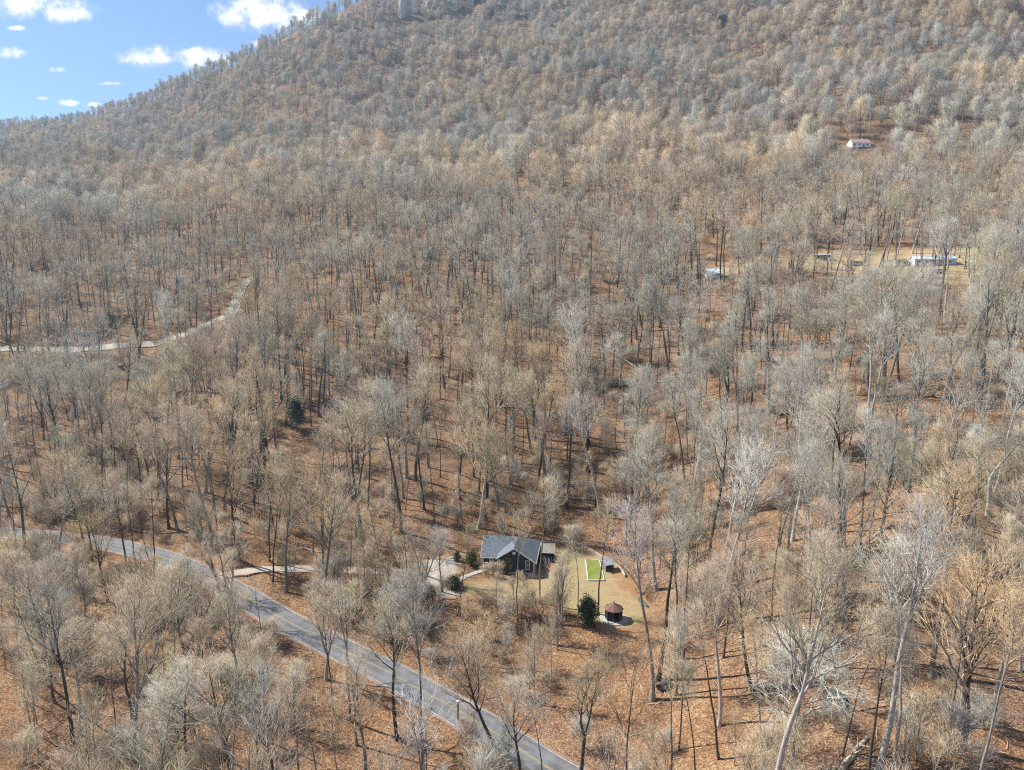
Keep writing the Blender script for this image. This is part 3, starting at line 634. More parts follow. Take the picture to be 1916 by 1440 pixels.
# trees of the photo that stand out, by the pixel of their base: kind, height m, lean degrees to the right, bark, tint, label
KEY = [
 (252, 1407, 'forked', 19, 0, 'dark', 'tan', 'dark-barked bare tree forking in two low down, bottom left of the photo'),
 (146, 1448, 'tall', 24, -3, 'dark', 'grey', 'tall dark straight tree at the bottom edge left of the low-forked one'),
 (655, 1350, 'slim', 19, -2, 'dark', 'olive', 'slim black-trunked tree rooted just below the paved road, thicker of a pair'),
 (625, 1335, 'pole', 16, -2, 'dark', 'brown', 'thin black-trunked tree just below the paved road, thinner of a pair'),
 (744, 1384, 'spread', 18, -5, 'dark', 'tan', 'dark mottled tree leaning over the paved road below its middle'),
 (790, 1452, 'tall', 25, 0, 'mottled', 'grey', 'thick mottled trunk crossing in front of the paved road at bottom centre'),
 (943, 1436, 'spread', 19, -12, 'dark', 'tan', 'dark tree leaning left across the paved road near the bottom edge'),
 (1086, 1452, 'forked', 17, 4, 'brown', 'olive', 'brown forked tree beside the paved road where it leaves the photo'),
 (1640, 1452, 'tall', 27, 2, 'pale', 'pale', 'pale smooth straight trunk at the bottom edge, right side, thickest there'),
 (1672, 1446, 'slim', 23, 2, 'pale', 'pale', 'slim pale trunk just right of the thick pale one, bottom edge'),
 (1231, 1273, 'tall', 28, 0, 'dark', 'grey', 'tall dark trunk right of the canoe, rearmost of three together'),
 (1221, 1310, 'tall', 27, 0, 'grey', 'pale', 'tall grey trunk right of the gazebo, middle of three together'),
 (1266, 1300, 'slim', 24, 1, 'dark', 'grey', 'slim dark trunk right of the gazebo, furthest right of three together'),
 (1408, 1292, 'spread', 18, -15, 'dark', 'pink', 'dark trunk bending strongly left, between gazebo and pale sprawling tree'),
 (1345, 1420, 'slim', 19, -7, 'brown', 'tan', 'slim brown trunk leaning left below the bent dark one'),
 (1480, 1450, 'spray', 15, 3, 'grey', 'pale', 'pale silvery tree with drooping tangled twigs, bottom right quarter'),
 (355, 1452, 'spray', 14, -2, 'dark', 'pale', 'pale silvery drooping tree at the bottom edge, left quarter'),
 (1345, 1170, 'tall', 29, 0, 'pale', 'pale', 'twin-looking tall pale trunk high on the bank right of the canoe'),
 (1647, 753, 'broad', 30, 0, 'grey', 'grey', 'big lone straight grey tree above the leaf slope, far right side'),
 (1478, 865, 'forked', 22, -4, 'dark', 'grey', 'dark twin-stemmed tree leaning left on the right-hand slope'),
 (1420, 850, 'slim', 21, -13, 'dark', 'lilac', 'dark slender trunk leaning left on the right-hand slope'),
 (1013, 1156, 'pole', 8.5, -20, 'dark', 'tan', 'crooked dark tree leaning left in front of the house lawn'),
 (972, 1168, 'pole', 8, -16, 'dark', 'brown', 'thin dark tree leaning left in front of the house lawn'),
 (1048, 1168, 'forked', 13, 1, 'dark', 'olive', 'small dark tree forking in a Y before the lawn'),
 (967, 1186, 'slim', 21, 0, 'grey', 'olive', 'slim straight grey trunk rising in front of the house gable'),
 (1009, 1128, 'slim', 22, 0, 'grey', 'tan', 'straight grey trunk on the lawn just right of the house'),
 (1080, 1172, 'pole', 17, 0, 'grey', 'pink', 'thin straight trunk left of the dark green evergreen'),
 (1118, 1150, 'slim', 20, 1, 'brown', 'tan', 'straight brown trunk between the evergreen and the gazebo'),
 (828, 1108, 'spread', 12, 2, 'dark', 'pale', 'dark stubby tree with pale curved boughs at the gravel yard'),
 (861, 1122, 'slim', 14, 7, 'brown', 'olive', 'brown trunk leaning right between the round bush and the walkway'),
 (790, 1130, 'triple', 15, 0, 'grey', 'grey', 'grey many-stemmed tree at the near edge of the gravel yard'),
 (410, 1105, 'spread', 17, -3, 'dark', 'olive', 'dark tree at the junction of driveway and paved road'),
 (240, 1085, 'tall', 20, -5, 'dark', 'pink', 'dark leaning trunk at the far bend of the paved road, leftmost of a row'),
 (262, 1098, 'slim', 20, -2, 'dark', 'pink', 'dark trunk at the far bend of the paved road, second of a row'),
 (290, 1105, 'slim', 21, 1, 'dark', 'tan', 'dark trunk at the far bend of the paved road, third of a row'),
 (52, 755, 'spread', 24, 2, 'dark', 'brown', 'dark tree below the gravel lane at the left edge'),
 (190, 790, 'broad', 26, -6, 'grey', 'lilac', 'broad grey-lilac crowned tree spreading over the gravel lane'),
 (215, 815, 'slim', 22, 0, 'grey', 'grey', 'slim grey trunk beside the ravine below the gravel lane'),
 (610, 790, 'tall', 27, -5, 'dark', 'grey', 'dark tree beside the evergreen on the slope left of centre'),
 (710, 815, 'slim', 24, -9, 'dark', 'brown', 'dark trunk leaning left above the cut log on the slope'),
 (771, 830, 'tall', 25, 0, 'grey', 'pink', 'stout grey trunk right of the cut log on the slope'),
 (964, 700, 'tall', 28, 0, 'dark', 'grey', 'dark paired trunk high on the slope above the house'),
 (1003, 645, 'slim', 26, 0, 'dark', 'tan', 'dark trunk at the top of the slope above the house'),
 (1100, 860, 'spread', 22, 0, 'dark', 'lilac', 'lilac-grey full-crowned tree right above the house on the slope'),
 (1400, 600, 'tall', 30, 0, 'grey', 'grey', 'tall grey tree just right of the pale shed in the clearing'),
 (1700, 640, 'triple', 24, 3, 'grey', 'grey', 'grey many-limbed tree in front of the mobile home'),
]
taken = []
for (u, v, kind, H, ln, bk, ti, lab) in KEY:
    p = HIT(u, v)
    vi = by_kind(kind); i = vi[r.integers(len(vi))]; s = H / near_var[i][3]['H']
    spots.append(dict(x=p.x, y=p.y, z=p.z, i=i, kind=kind, s=s, sz=1.0, rz=r.random() * 6.28, lx=R(ln), ly=R(r.normal(0, 2)), bark=bk, tint=ti, label=lab, H=H)); taken.append((p.x, p.y))
KW = ['spread', 'broad', 'tall', 'forked', 'triple', 'slim', 'pole', 'spray']
def wood_zone(y0, y1, cell, amax, out, kinds, pw, hs, key_gap, lib_kinds=None):
    yy = y0
    while yy < y1:
        w = amax * yy; n = int(2 * w / cell) + 1
        for q in range(n):
            x = -w + (q + r.random()) * cell; y = yy + r.random() * cell
            dens = .86 + .5 * float(vnoise(np.array(x / 23.), np.array(y / 23. + 60)))
            if y > 470: dens -= .55 * max(0., -.05 + float(vnoise(np.array((x + .9 * y) / 45.), np.array((x - .5 * y) / 160. + 9)))) * 2
            if x > 5 and y < 215: dens -= .20
            if r.random() > dens: continue
            if taken and y < 300 and min((x - a) ** 2 + (y - b) ** 2 for a, b in taken) < key_gap ** 2: continue
            k = r.choice(len(kinds), p=pw); kind = kinds[k]
            if x > 5 and y < 215 and kind in ('spread', 'broad', 'triple') and r.random() < .5: kind = ['tall', 'slim'][r.integers(2)]
            H = KINDS[kind]['H'] * r.uniform(*hs); z = gz(x, y); Rr = KINDS[kind]['R'] * H / KINDS[kind]['H']
            if blocked(x, y, z, H, Rr, r): continue
            ti = pick_tint(x, y, r); bk = ['dark', 'grey', 'grey', 'brown', 'mottled', 'pale'][r.choice(6, p=[.3, .2, .14, .14, .14, .08])]
            if 120 < y < 330 and r.random() < .25: bk = 'dark'
            if (ti == 'pale' and r.random() < .6) or (y < 145 and x > 20 and r.random() < .2): bk = 'pale'
            s = H / KINDS[kind]['H']
            if kind == 'low' and r.random() < .75: ti = ['tan', 'orange', 'pink'][r.integers(3)]
            out.append(dict(x=x, y=y, z=z, kind=kind, s=s, sz=r.uniform(.9, 1.12), rz=r.random() * 6.28, lx=R(r.normal(0, 3.2)), ly=R(r.normal(0, 3)), bark=bk, tint=ti, label=None, H=H))
        yy += cell
wood_zone(52, 135, 6.0, .82, spots, KW, [.13, .05, .17, .07, .04, .30, .22, .02], (.62, 1.0), 3.0)
wood_zone(135, 215, 6.5, .82, spots, KW, [.07, .02, .28, .06, .02, .36, .18, .01], (.78, 1.15), 3.0)
wood_zone(215, 300, 7.2, .82, spots, KW + ['dome', 'low'], [.11, .03, .27, .07, .04, .26, .07, .01, .08, .06], (.78, 1.12), 3.0)
far_pts = []
wood_zone(300, 470, 8.8, .82, spots, ['dome', 'spread', 'tall', 'forked', 'triple', 'slim', 'low'], [.42, .08, .10, .07, .05, .06, .22], (.7, 1.15), 0)
wood_zone(470, 1750, 9.5, .80, far_pts, ['spread', 'broad', 'tall', 'slim', 'low'], [.31, .23, .14, .06, .26], (.65, 1.3), 0)
# what is in the picture, largest first
for t in spots:
    u0, v0, d = proj(t['x'], t['y'], t['z']); u1, v1, _ = proj(t['x'], t['y'], t['z'] + t['H']); uc, vc, _ = proj(t['x'], t['y'], t['z'] + t['H'] * .68)
    t['px'] = (u0, v0); t['top'] = v1; t['uc'] = uc; t['vc'] = vc; hgt = min(v0, 1440) - max(v1, 0); t['vis'] = hgt if -20 < uc < 1936 and v1 < 1400 else 0
auto = sorted([t for t in spots if t['label'] is None and t['vis'] > 0], key=lambda t: -t['vis'])
single = [t for t in spots if t['label']] + auto[:300 - len([t for t in spots if t['label']])]
ids = set(map(id, single)); mass = [t for t in spots if id(t) not in ids]
LOOK = {'spread': 'round-crowned', 'broad': 'broad-crowned', 'tall': 'tall', 'forked': 'forked', 'triple': 'many-limbed', 'slim': 'slender', 'pole': 'thin', 'spray': 'drooping'}
BK = {'dark': 'dark', 'grey': 'grey', 'pale': 'pale', 'brown': 'brown', 'mottled': 'mottled'}
CNAME = ['far left', 'left', 'left of centre', 'right of centre', 'right', 'far right']
def row_name(v):
    if v > 1440: return 'rooted below the bottom edge'
    for lim, nm in ((1330, 'by the bottom edge'), (1210, 'lower than the gazebo'), (1110, 'level with the gazebo'), (1000, 'level with the blue house'), (900, 'just above the house'), (0, 'high above the house')):
        if v > lim: return nm
ORD = ['first', 'second', 'third', 'fourth', 'fifth', 'sixth', 'seventh', 'eighth', 'ninth', 'tenth', 'eleventh', 'twelfth', 'thirteenth', 'fourteenth', 'fifteenth', 'sixteenth', 'seventeenth', 'eighteenth', 'nineteenth', 'twentieth']
cells = {}
for t in single:
    if t['label'] is None:
        c = min(5, max(0, int(t['uc'] / 319.4))); cells.setdefault((row_name(t['px'][1]), CNAME[c]), []).append(t)
for (rn, cn), L in cells.items():
    L.sort(key=lambda t: t['uc']); looks = {}
    for t in L: looks.setdefault((LOOK[t['kind']], BK[t['bark']]), []).append(t)
    for (lk, bk), S in looks.items():
        for q, t in enumerate(S):
            t['label'] = f'{lk} {bk}-barked bare tree {rn}, {cn}' + (f', {ORD[min(q, 19)]} from left' if len(S) > 1 else '')
for t in single:
    if 'i' not in t: vi = by_kind(t['kind']); t['i'] = vi[r.integers(len(vi))]
    kind, tm, cm_, p = near_var[t['i']]
    o = thing('bare_tree', t['label'], 'tree', (t['x'], t['y'], t['z']), 0, 'bare winter trees of the wood')
    o.rotation_mode = 'XYZ'; o.rotation_euler = (t['ly'], t['lx'], 0); o.scale = (t['s'], t['s'], t['s'] * t['sz'])
    tint, bark = jit(TINTS[t['tint']], r), jit(BARKS[t['bark']], r, .15)
    for nm, me in (('trunk', tm), ('crown', cm_)):
        c = bpy.data.objects.new(nm, me); col.objects.link(c); c.parent = o; c.rotation_euler = (0, 0, t['rz']); c['tint'] = tint; c['bark'] = bark

# ---- the rest of the wood, which reads as one mass: points that carry a variant, a turn, a size and two colours
def scatter(name, label, pts, libc, nvar):
    n = len(pts); me = bpy.data.meshes.new(name); me.vertices.add(n); me.vertices.foreach_set('co', np.array([(p['x'], p['y'], p['z']) for p in pts], np.float32).ravel())
    for nm, ty, key in (('var', 'INT', 'value'), ('rot', 'FLOAT_VECTOR', 'vector'), ('scl', 'FLOAT_VECTOR', 'vector'), ('tint', 'FLOAT_VECTOR', 'vector'), ('bark', 'FLOAT_VECTOR', 'vector')):
        a = me.attributes.new(nm, ty, 'POINT'); vals = np.array([p['_' + nm] for p in pts], np.int32 if ty == 'INT' else np.float32); a.data.foreach_set(key, vals.ravel())
    o = bpy.data.objects.new(name, me); col.objects.link(o); o['kind'] = 'stuff'; o['label'] = label
    g = bpy.data.node_groups.new(name + '_nodes', 'GeometryNodeTree'); g.interface.new_socket('Geometry', in_out='INPUT', socket_type='NodeSocketGeometry'); g.interface.new_socket('Geometry', in_out='OUTPUT', socket_type='NodeSocketGeometry')
    gi = g.nodes.new('NodeGroupInput'); go = g.nodes.new('NodeGroupOutput'); iop = g.nodes.new('GeometryNodeInstanceOnPoints'); ci = g.nodes.new('GeometryNodeCollectionInfo')
    ci.inputs['Collection'].default_value = libc; ci.inputs['Separate Children'].default_value = True; ci.inputs['Reset Children'].default_value = True
    def at(nm, ty): q = g.nodes.new('GeometryNodeInputNamedAttribute'); q.data_type = ty; q.inputs['Name'].default_value = nm; return q.outputs[0]
    L = g.links.new; L(gi.outputs[0], iop.inputs['Points']); L(ci.outputs[0], iop.inputs['Instance']); iop.inputs['Pick Instance'].default_value = True
    L(at('var', 'INT'), iop.inputs['Instance Index']); L(at('scl', 'FLOAT_VECTOR'), iop.inputs['Scale'])
    e2r = g.nodes.new('FunctionNodeEulerToRotation'); L(at('rot', 'FLOAT_VECTOR'), e2r.inputs[0]); L(e2r.outputs[0], iop.inputs['Rotation'])
    L(iop.outputs[0], go.inputs[0]); md = o.modifiers.new('scatter', 'NODES'); md.node_group = g; return o
def fill(t, kinds):
    c = [i for i, (k, p) in enumerate(kinds) if k == t['kind']] or [0]; t['_var'] = c[r.integers(len(c))]
    t['_rot'] = (t['ly'], t['lx'], t['rz']); t['_scl'] = (t['s'], t['s'], t['s'] * t['sz']); t['_tint'] = jit(TINTS[t['tint']], r, .15); t['_bark'] = jit(BARKS[t['bark']], r, .15)
for t in mass: fill(t, mids)
scatter('woodland', 'bare winter wood covering the slope behind the single trees', mass, mid_lib, 11)
_el = (GZ - HC) / _Y; _hor = np.maximum.accumulate(_el, 0)
def seen(t):
    i = max(0, int((math.log(t['y']) - _ly0) / _dly) - 2); j = min(558, max(0, int((t['x'] / t['y'] + 1.45) / _da)))
    return (t['z'] + t['H'] - HC) / t['y'] > _hor[i, j] - .002
_top = _hor[-1]
for t in far_pts:
    j = min(558, max(0, int((t['x'] / t['y'] + 1.45) / _da))); t['ridge'] = t['y'] > 900 and (t['z'] - HC) / t['y'] > _top[j] - .010
    if t['ridge']: t['kind'] = ['tall', 'slim'][r.integers(2)]; t['s'] *= r.uniform(.75, 1.0); t['bark'] = 'dark'; t['drop'] = r.random() < .4
far_pts = [t for t in far_pts if not t.get('drop')]
far_pts = [t for t in far_pts if proj(t['x'], t['y'], t['z'] + 26)[1] > -200 and seen(t)]
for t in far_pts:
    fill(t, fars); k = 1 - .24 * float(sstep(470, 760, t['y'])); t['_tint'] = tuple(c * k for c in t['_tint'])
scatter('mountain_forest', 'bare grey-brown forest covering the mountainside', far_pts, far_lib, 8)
brush = []
for y0, y1, cell in ((50, 170, 2.6), (170, 300, 3.2), (300, 460, 4.6)):
    yy = y0
    while yy < y1:
        w = .8 * yy
        for q in range(int(2 * w / cell)):
            x = -w + (q + r.random()) * cell; y = yy + r.random() * cell
            if r.random() > .42 + 1.5 * float(vnoise(np.array(x / 15.), np.array(y / 15. + 30))): continue
            if 135 < y < 300 and x > -95 and r.random() < .68: continue
            if y < 135 and x > 5 and r.random() < .35: continue
            if look('road', x, y) < 4.6 or look('lane', x, y) < 3 or look('drive', x, y) < 2.6 or look('lawn', x, y) < .8 or look('pad', x, y) < .6 or math.hypot(x - HOUSE_C[0], y - HOUSE_C[1] - 5) < 9 or look('clear', x, y) < -2: continue
            z = gz(x, y); vv = [0, 1, 2, 3, 4][r.choice(5, p=[.14, .12, .12, .32, .30])]
            ti = ['pink', 'tan', 'orange', 'tan', 'brown', 'grey'][r.integers(6)]; s = r.uniform(.7, 1.25)
            if (y < 130 or (x < -90 and y < 300)) and (vv > 1 or y > 200) and blocked(x, y, z, 6, 1.8, r): continue
            brush.append(dict(x=x, y=y, z=z - .05, _var=vv, _rot=(0, 0, r.random() * 6.28), _scl=(s, s, s * r.uniform(.85, 1.15)), _tint=jit(TINTS[ti], r), _bark=jit(BARKS['grey'], r)))
        yy += cell
scatter('undergrowth', 'leafless tan and pinkish brush under the trees', brush, brush_lib, 5)
def sticks():
    g = np.random.default_rng(77); n = 3000; y = 55 + 190 * g.random(n) ** .8; x = (g.random(n) * 1.6 - .8) * y; P0 = []
    for a, b in zip(x, y):
        if look('road', a, b) < 3.6 or look('lane', a, b) < 3 or look('drive', a, b) < 2.2 or look('lawn', a, b) < .5 or look('pad', a, b) < .5 or math.hypot(a - HOUSE_C[0], b - HOUSE_C[1] - 5) < 9: continue
        P0.append((a, b, gz(a, b) + .06))
    P0 = np.array(P0); n = len(P0); az = g.random(n) * 6.28; L = g.uniform(.8, 3.8, n); d = np.column_stack([np.cos(az), np.sin(az), np.zeros(n)]); P = grow(g, P0, d, L, 4, .16, 0)
    P[:, :, 2] = np.array([[gz(*q[:2]) + .07 for q in row] for row in P]); ac = Acc(); ac.add(*tubes(P, taper(.02 + L * .016, np.full(n, .012), 4), 4))
    o = bpy.data.objects.new('fallen_sticks', ac.mesh('fallen_sticks', M['log'])); col.objects.link(o); o['kind'] = 'stuff'; o['label'] = 'pale dead sticks scattered over the leaf litter'
sticks()
print('TREES', len(single), len(mass), len(far_pts), 'brush', len(brush))

# ------------------------------------------------------------------ the blue house
def build_house():
    p = HIT(962, 1074); h = thing('blue_house', 'navy-sided house with grey-blue shingle roof, white porch posts and front gable', 'house', (p.x, p.y, LAWN_Z + .05), R(-7)); h.scale = (.93, .93, .95)
    he, hr, w = 2.9, 5.8, .2
    fd = mesh_obj('foundation', *join_vf(box_vf(-3.28, 4.28, -.08, 12.05, -.6, .42), box_vf(-7.08, -3.29, 1.7, 11.55, -.6, .40)), M['stone'], h)
    def wall(name, pts, th=.2): return mesh_obj(name, *slab_n(pts, th), M['navy'], h, fix=True)
    def slab_n(pts, th):
        P = [Vector(q) for q in pts]; n = (P[1] - P[0]).cross(P[2] - P[0]).normalized(); k = len(P); V = P + [q + n * th for q in P]
        return V, [tuple(range(k)), tuple(reversed(range(k, 2 * k)))] + [((i + 1) % k, i, i + k, (i + 1) % k + k) for i in range(k)]
    wall('gable_wall', [(4.2, 0, .42), (-3.2, 0, .42), (-3.2, 0, 3.55), (0, 0, 5.55), (4.2, 0, 2.98)], .2)
    box('side_wall', 4.0, 4.19, .21, 11.8, .42, 2.95, M['navy'], h)
    box('inner_wall', -3.19, -3.0, .21, 4.0, .42, 3.4, M['navy'], h)
    box('porch_wall', -6.79, -3.2, 3.8, 4.0, .42, 3.6, M['navy'], h)
    wall('gable_wall', [(-7.0, 3.8, .42), (-7.0, 11.4, .42), (-7.0, 11.4, 3.1), (-7.0, 6.0, 5.5), (-7.0, 3.8, 4.2)], -.2)
    box('rear_wall', -6.79, 3.99, 11.45, 11.6, .42, 3.0, M['navy'], h)
    box('porch_floor', -7.05, -3.3, 1.72, 3.79, .405, .55, M['greywood'], h)
    # roof: right slope, left slope of the gable, front and rear slope of the long wing
    e = 2.78
    for nm, pts in (('roof_slope', [(0, -.5, hr), (4.7, -.5, e), (4.7, 12.4, e), (0, 6, hr)]), ('roof_slope', [(0, -.5, hr), (0, 6, hr), (-3.7, 2.35, 3.42), (-3.7, -.5, 3.42)]),
                    ('roof_slope', [(-7.4, 6, hr), (-7.4, 1.35, e), (-3.7, 1.35, e), (-3.7, 2.35, 3.42), (0, 6, hr)]), ('roof_slope', [(-7.4, 6, hr), (0, 6, hr), (4.7, 12.4, e), (-7.4, 12.4, e)])):
        mesh_obj(nm, *slab(pts, .16), M['roof'], h, fix=True)
    def board(nm, a, b, hh, th, m=M['white']):
        a, b = Vector(a), Vector(b); d = (b - a).normalized(); s = Vector((0, 0, 1)) if abs(d.z) < .95 else Vector((0, 1, 0)); n = d.cross(s).normalized(); up = n.cross(d)
        V = [q + n * i * th / 2 + up * j * hh / 2 for q in (a, b) for i, j in ((-1, -1), (1, -1), (1, 1), (-1, 1))]
        return mesh_obj(nm, V, [(0, 3, 2, 1), (4, 5, 6, 7), (0, 1, 5, 4), (1, 2, 6, 5), (2, 3, 7, 6), (3, 0, 4, 7)], m, h, fix=True)
    board('rake_board', (0, -.54, hr - .14), (4.74, -.54, e - .12), .24, .06); board('rake_board', (-.02, -.54, hr - .14), (-3.74, -.54, 3.30), .24, .06)
    board('fascia_board', (4.74, -.5, e - .12), (4.74, 12.4, e - .12), .2, .05); board('fascia_board', (-7.4, 1.31, e - .12), (-3.72, 1.31, e - .12), .2, .05)
    board('rake_board', (-7.44, 1.35, e - .12), (-7.44, 6, hr - .14), .24, .05)
    for x in (4.2, -3.2): box('corner_board', x - .09, x + .09, -.235, -.06, .42, 3.0, M['white'], h)
    box('corner_board', 4.195, 4.225, -.06, .16, .42, 2.8, M['white'], h)
    for x in (-6.92, -5.45, -3.75): box('porch_post', x - .09, x + .09, 1.78, 1.96, .55, e - .12, M['white'], h, .015)
    box('porch_beam', -7.05, -3.62, 1.76, 1.98, e - .30, e - .13, M['white'], h); 
    box('porch_rail', -5.36, -3.84, 1.82, 1.92, 1.32, 1.42, M['white'], h); box('porch_rail', -5.36, -3.84, 1.82, 1.92, .68, .78, M['white'], h)
    for i in range(8): x = -5.2 + i * .18; box('baluster', x - .02, x + .02, 1.85, 1.89, .78, 1.32, M['white'], h)
    box('porch_rail', -6.82, -5.55, 1.82, 1.92, 1.32, 1.42, M['white'], h)
    def window(x0, x1, z0, z1, y, nm='window'):
        o = bpy.data.objects.new(nm, None); col.objects.link(o); o.parent = h
        t = .11
        mesh_obj('frame', *join_vf(box_vf(x0, x0 + t, y - .05, y, z0, z1), box_vf(x1 - t, x1, y - .05, y, z0, z1), box_vf(x0 + t, x1 - t, y - .05, y, z1 - t, z1), box_vf(x0 + t, x1 - t, y - .05, y, z0, z0 + t), box_vf(x0 + t, x1 - t, y - .045, y, (z0 + z1) / 2 - .05, (z0 + z1) / 2 + .05)), M['white'], o)
        zm = (z0 + z1) / 2
        for a, b in ((z0 + t, zm - .05), (zm + .05, z1 - t)): box('pane', x0 + t, x1 - t, y - .02, y - .005, a, b, M['glass'], o)
    window(2.45, 3.35, 1.15, 3.15, -.202); window(-1.6, -.6, 1.15, 3.15, -.202); window(-5.3, -4.4, 1.2, 2.6, 3.798)
    d = box('door', -6.5, -5.6, 3.74, 3.798, .56, 2.65, M['charcoal'], h); box('handle', -5.75, -5.68, 3.68, 3.738, 1.5, 1.62, M['white'], d)
    box('vent', -.3, .3, -.26, -.202, 4.3, 4.9, M['white'], h)
    for i in range(3): box('step', 3.0, 4.4, -1.1 + i * .3, -.85 + i * .3 + .05, -.3, .02 + i * .14, M['stone'], h)
build_house()
# ------------------------------------------------------------------ yard
def path_slab(name, px, half, m, lift): 
    P = path_from_pix(px, 3); P[:, 2] = [gz(a, b) for a, b in P[:, :2]]; o, _, _ = ribbon(name, P, half, m, lift=lift, nacross=3, n_sub=3); return struct(o)
path_slab('walkway', [(848, 1092), (872, 1078), (894, 1070), (910, 1066)], .55, M['concrete'], .16)
def timbers():
    px = [(1004, 1017), (1040, 1017), (1075, 1018), (1096, 1026), (1122, 1041), (1140, 1051), (1162, 1067), (1170, 1082)]
    P = spline([hit(u, v, gz) for u, v in px], 10); L = np.concatenate([[0], np.cumsum(np.hypot(*np.diff(P, axis=0).T))])
    p0 = P[0]; h = thing('retaining_wall', 'low pale timber edging curving round the back of the lawn', 'wall', (p0[0], p0[1], gz(*p0)))
    for lev in range(2):
        s = lev * 1.1
        while s + 2.2 < L[-1]:
            a = np.array([np.interp(s, L, P[:, k]) for k in (0, 1)]); b = np.array([np.interp(s + 2.16, L, P[:, k]) for k in (0, 1)]); c = (a + b) / 2
            o = box('timber', -1.08, 1.08, -.13, .13, 0, .24, M['timber'], h, .02)
            o.location = (c[0] - p0[0], c[1] - p0[1] + lev * .05, gz(*c) - gz(*p0) + lev * .245 + .02); o.rotation_euler = (0, 0, math.atan2(b[1] - a[1], b[0] - a[0]) + random.uniform(-.02, .02)); s += 2.2
timbers()
def turf_bed():
    C = [np.array(hit(u, v, gz)) for u, v in ((1101, 1087), (1130, 1087), (1121, 1049), (1096, 1048))]; c = sum(C) / 4; z = gz(*c)
    h = thing('turf_bed', 'bright green turf rectangle framed in white boards on the lawn', 'garden bed', (c[0], c[1], z))
    L = [q - c for q in C]; mesh_obj('turf', *prism([tuple(q * .985) for q in L], -.1, .17), M['turf'], h, fix=True)
    for i in range(4):
        a, b = L[i], L[(i + 1) % 4]; n = np.array([b[1] - a[1], a[0] - b[0]]); n = n / np.linalg.norm(n) * .11; d = (b - a) / np.linalg.norm(b - a) * .0
        mesh_obj('board', *prism([tuple(a + d), tuple(b - d), tuple(b - d + n), tuple(a + d + n)], -.15, .26 + .004 * i), M['white'], h, fix=True)
turf_bed()
def gazebo():
    p = HIT(1148, 1158); h = thing('gazebo', 'dark octagonal gazebo with rust-red roof on a pale round patio', 'gazebo', p, R(12)); h.scale = (.86, .86, .86)
    mesh_obj('patio', *prism([(2.9 * math.cos(a), 2.7 * math.sin(a)) for a in np.linspace(0, 6.283, 28, endpoint=False)], -.5, .16), M['concrete'], h, fix=True)
    A = [(math.cos(a), math.sin(a)) for a in np.linspace(0, 6.283, 9)[:-1] + .39]; r = 1.65
    mesh_obj('floor', *prism([(r * x, r * y) for x, y in A], .16, .3), M['darkwood'], h, fix=True)
    for i in range(8):
        a, b = A[i], A[(i + 1) % 8]; x, y = a[0] * r, a[1] * r
        box('post', x - .07, x + .07, y - .07, y + .07, .3, 2.35, M['darkwood'], h)
        ia = np.array(a) * (r - .08); ib = np.array(b) * (r - .08); n = (ib - ia); n = np.array([n[1], -n[0]]) / np.linalg.norm(n) * .03
        q0, q1 = ia + (ib - ia) * .08, ia + (ib - ia) * .92
        if i != 5: mesh_obj('screen', *prism([tuple(q0), tuple(q1), tuple(q1 + n), tuple(q0 + n)], .32, 2.2), M['charcoal'], h, fix=True)
        R_ = r + .35; mesh_obj('roof_panel', *slab([(a[0] * R_, a[1] * R_, 2.32), (b[0] * R_, b[1] * R_, 2.32), (0, 0, 3.55)], .06), M['rust'], h, fix=True)
    mesh_obj('finial', *prism([(.09 * math.cos(a), .09 * math.sin(a)) for a in np.linspace(0, 6.283, 9)[:-1]], 3.5, 3.85), M['darkwood'], h, fix=True)
gazebo()
def canoe():
    a, b = HIT(1194, 1120), HIT(1212, 1137); c = (a + b) / 2; L = 3.6; h = thing('canoe', 'dark teal canoe lying upturned beside the tall trunks', 'canoe', (c.x, c.y, gz(c.x, c.y) + .02), math.atan2(b.y - a.y, b.x - a.x))
    V, F = [], []; n, m = 17, 9
    for i in range(n):
        s = -1 + 2 * i / (n - 1); w = .46 * max(0.02, (1 - abs(s) ** 2.4)); hh = .40 * (1 - .25 * abs(s) ** 3)
        for j in range(m):
            t = math.pi * j / (m - 1); V.append((s * L / 2, w * math.cos(t), max(.0, hh * math.sin(t) ** .7) + (.12 * abs(s) ** 4) * 0))
    F = [(i * m + j, i * m + j + 1, (i + 1) * m + j + 1, (i + 1) * m + j) for i in range(n - 1) for j in range(m - 1)]
    mesh_obj('hull', V, F, M['canoe'], h, True, True)
    for s in (-1, 1): mesh_obj('gunwale', [(x * L / 2, s * (.46 * max(.02, 1 - abs(x) ** 2.4) + q), z) for x in np.linspace(-1, 1, 13) for q, z in ((-.01, 0), (.04, 0), (.04, .05), (-.01, .05))], [(4 * i + k, 4 * i + (k + 1) % 4, 4 * i + 4 + (k + 1) % 4, 4 * i + 4 + k) for i in range(12) for k in range(4)], M['greywood'], h, fix=True)
    box('keel', -1.5, 1.5, -.025, .025, .39, .44, M['greywood'], h)
canoe()
def lean_to(name, label, u, v, w, d, hf, hb, mr, rz, mw):
    p = HIT(u, v); h = thing(name, label, 'shed', p, rz)
    for x in (-w / 2, w / 2 - .12):
        for y, z in ((0, hf), (d - .12, hb)): box('post', x, x + .12, y, y + .12, -.3, z - .05, M['darkwood'], h)
    box('rear_wall', -w / 2 + .13, w / 2 - .13, d - .1, d - .04, 0, hb - .1, mw, h)
    for x in (-w / 2 + .02, w / 2 - .08): box('side_wall', x, x + .06, .13, d - .13, 0, min(hf, hb) - .1, mw, h)
    mesh_obj('roof', *slab([(-w / 2 - .25, -.3, hf), (w / 2 + .25, -.3, hf), (w / 2 + .25, d + .25, hb + .06), (-w / 2 - .25, d + .25, hb + .06)], .07), mr, h, fix=True)
    return h
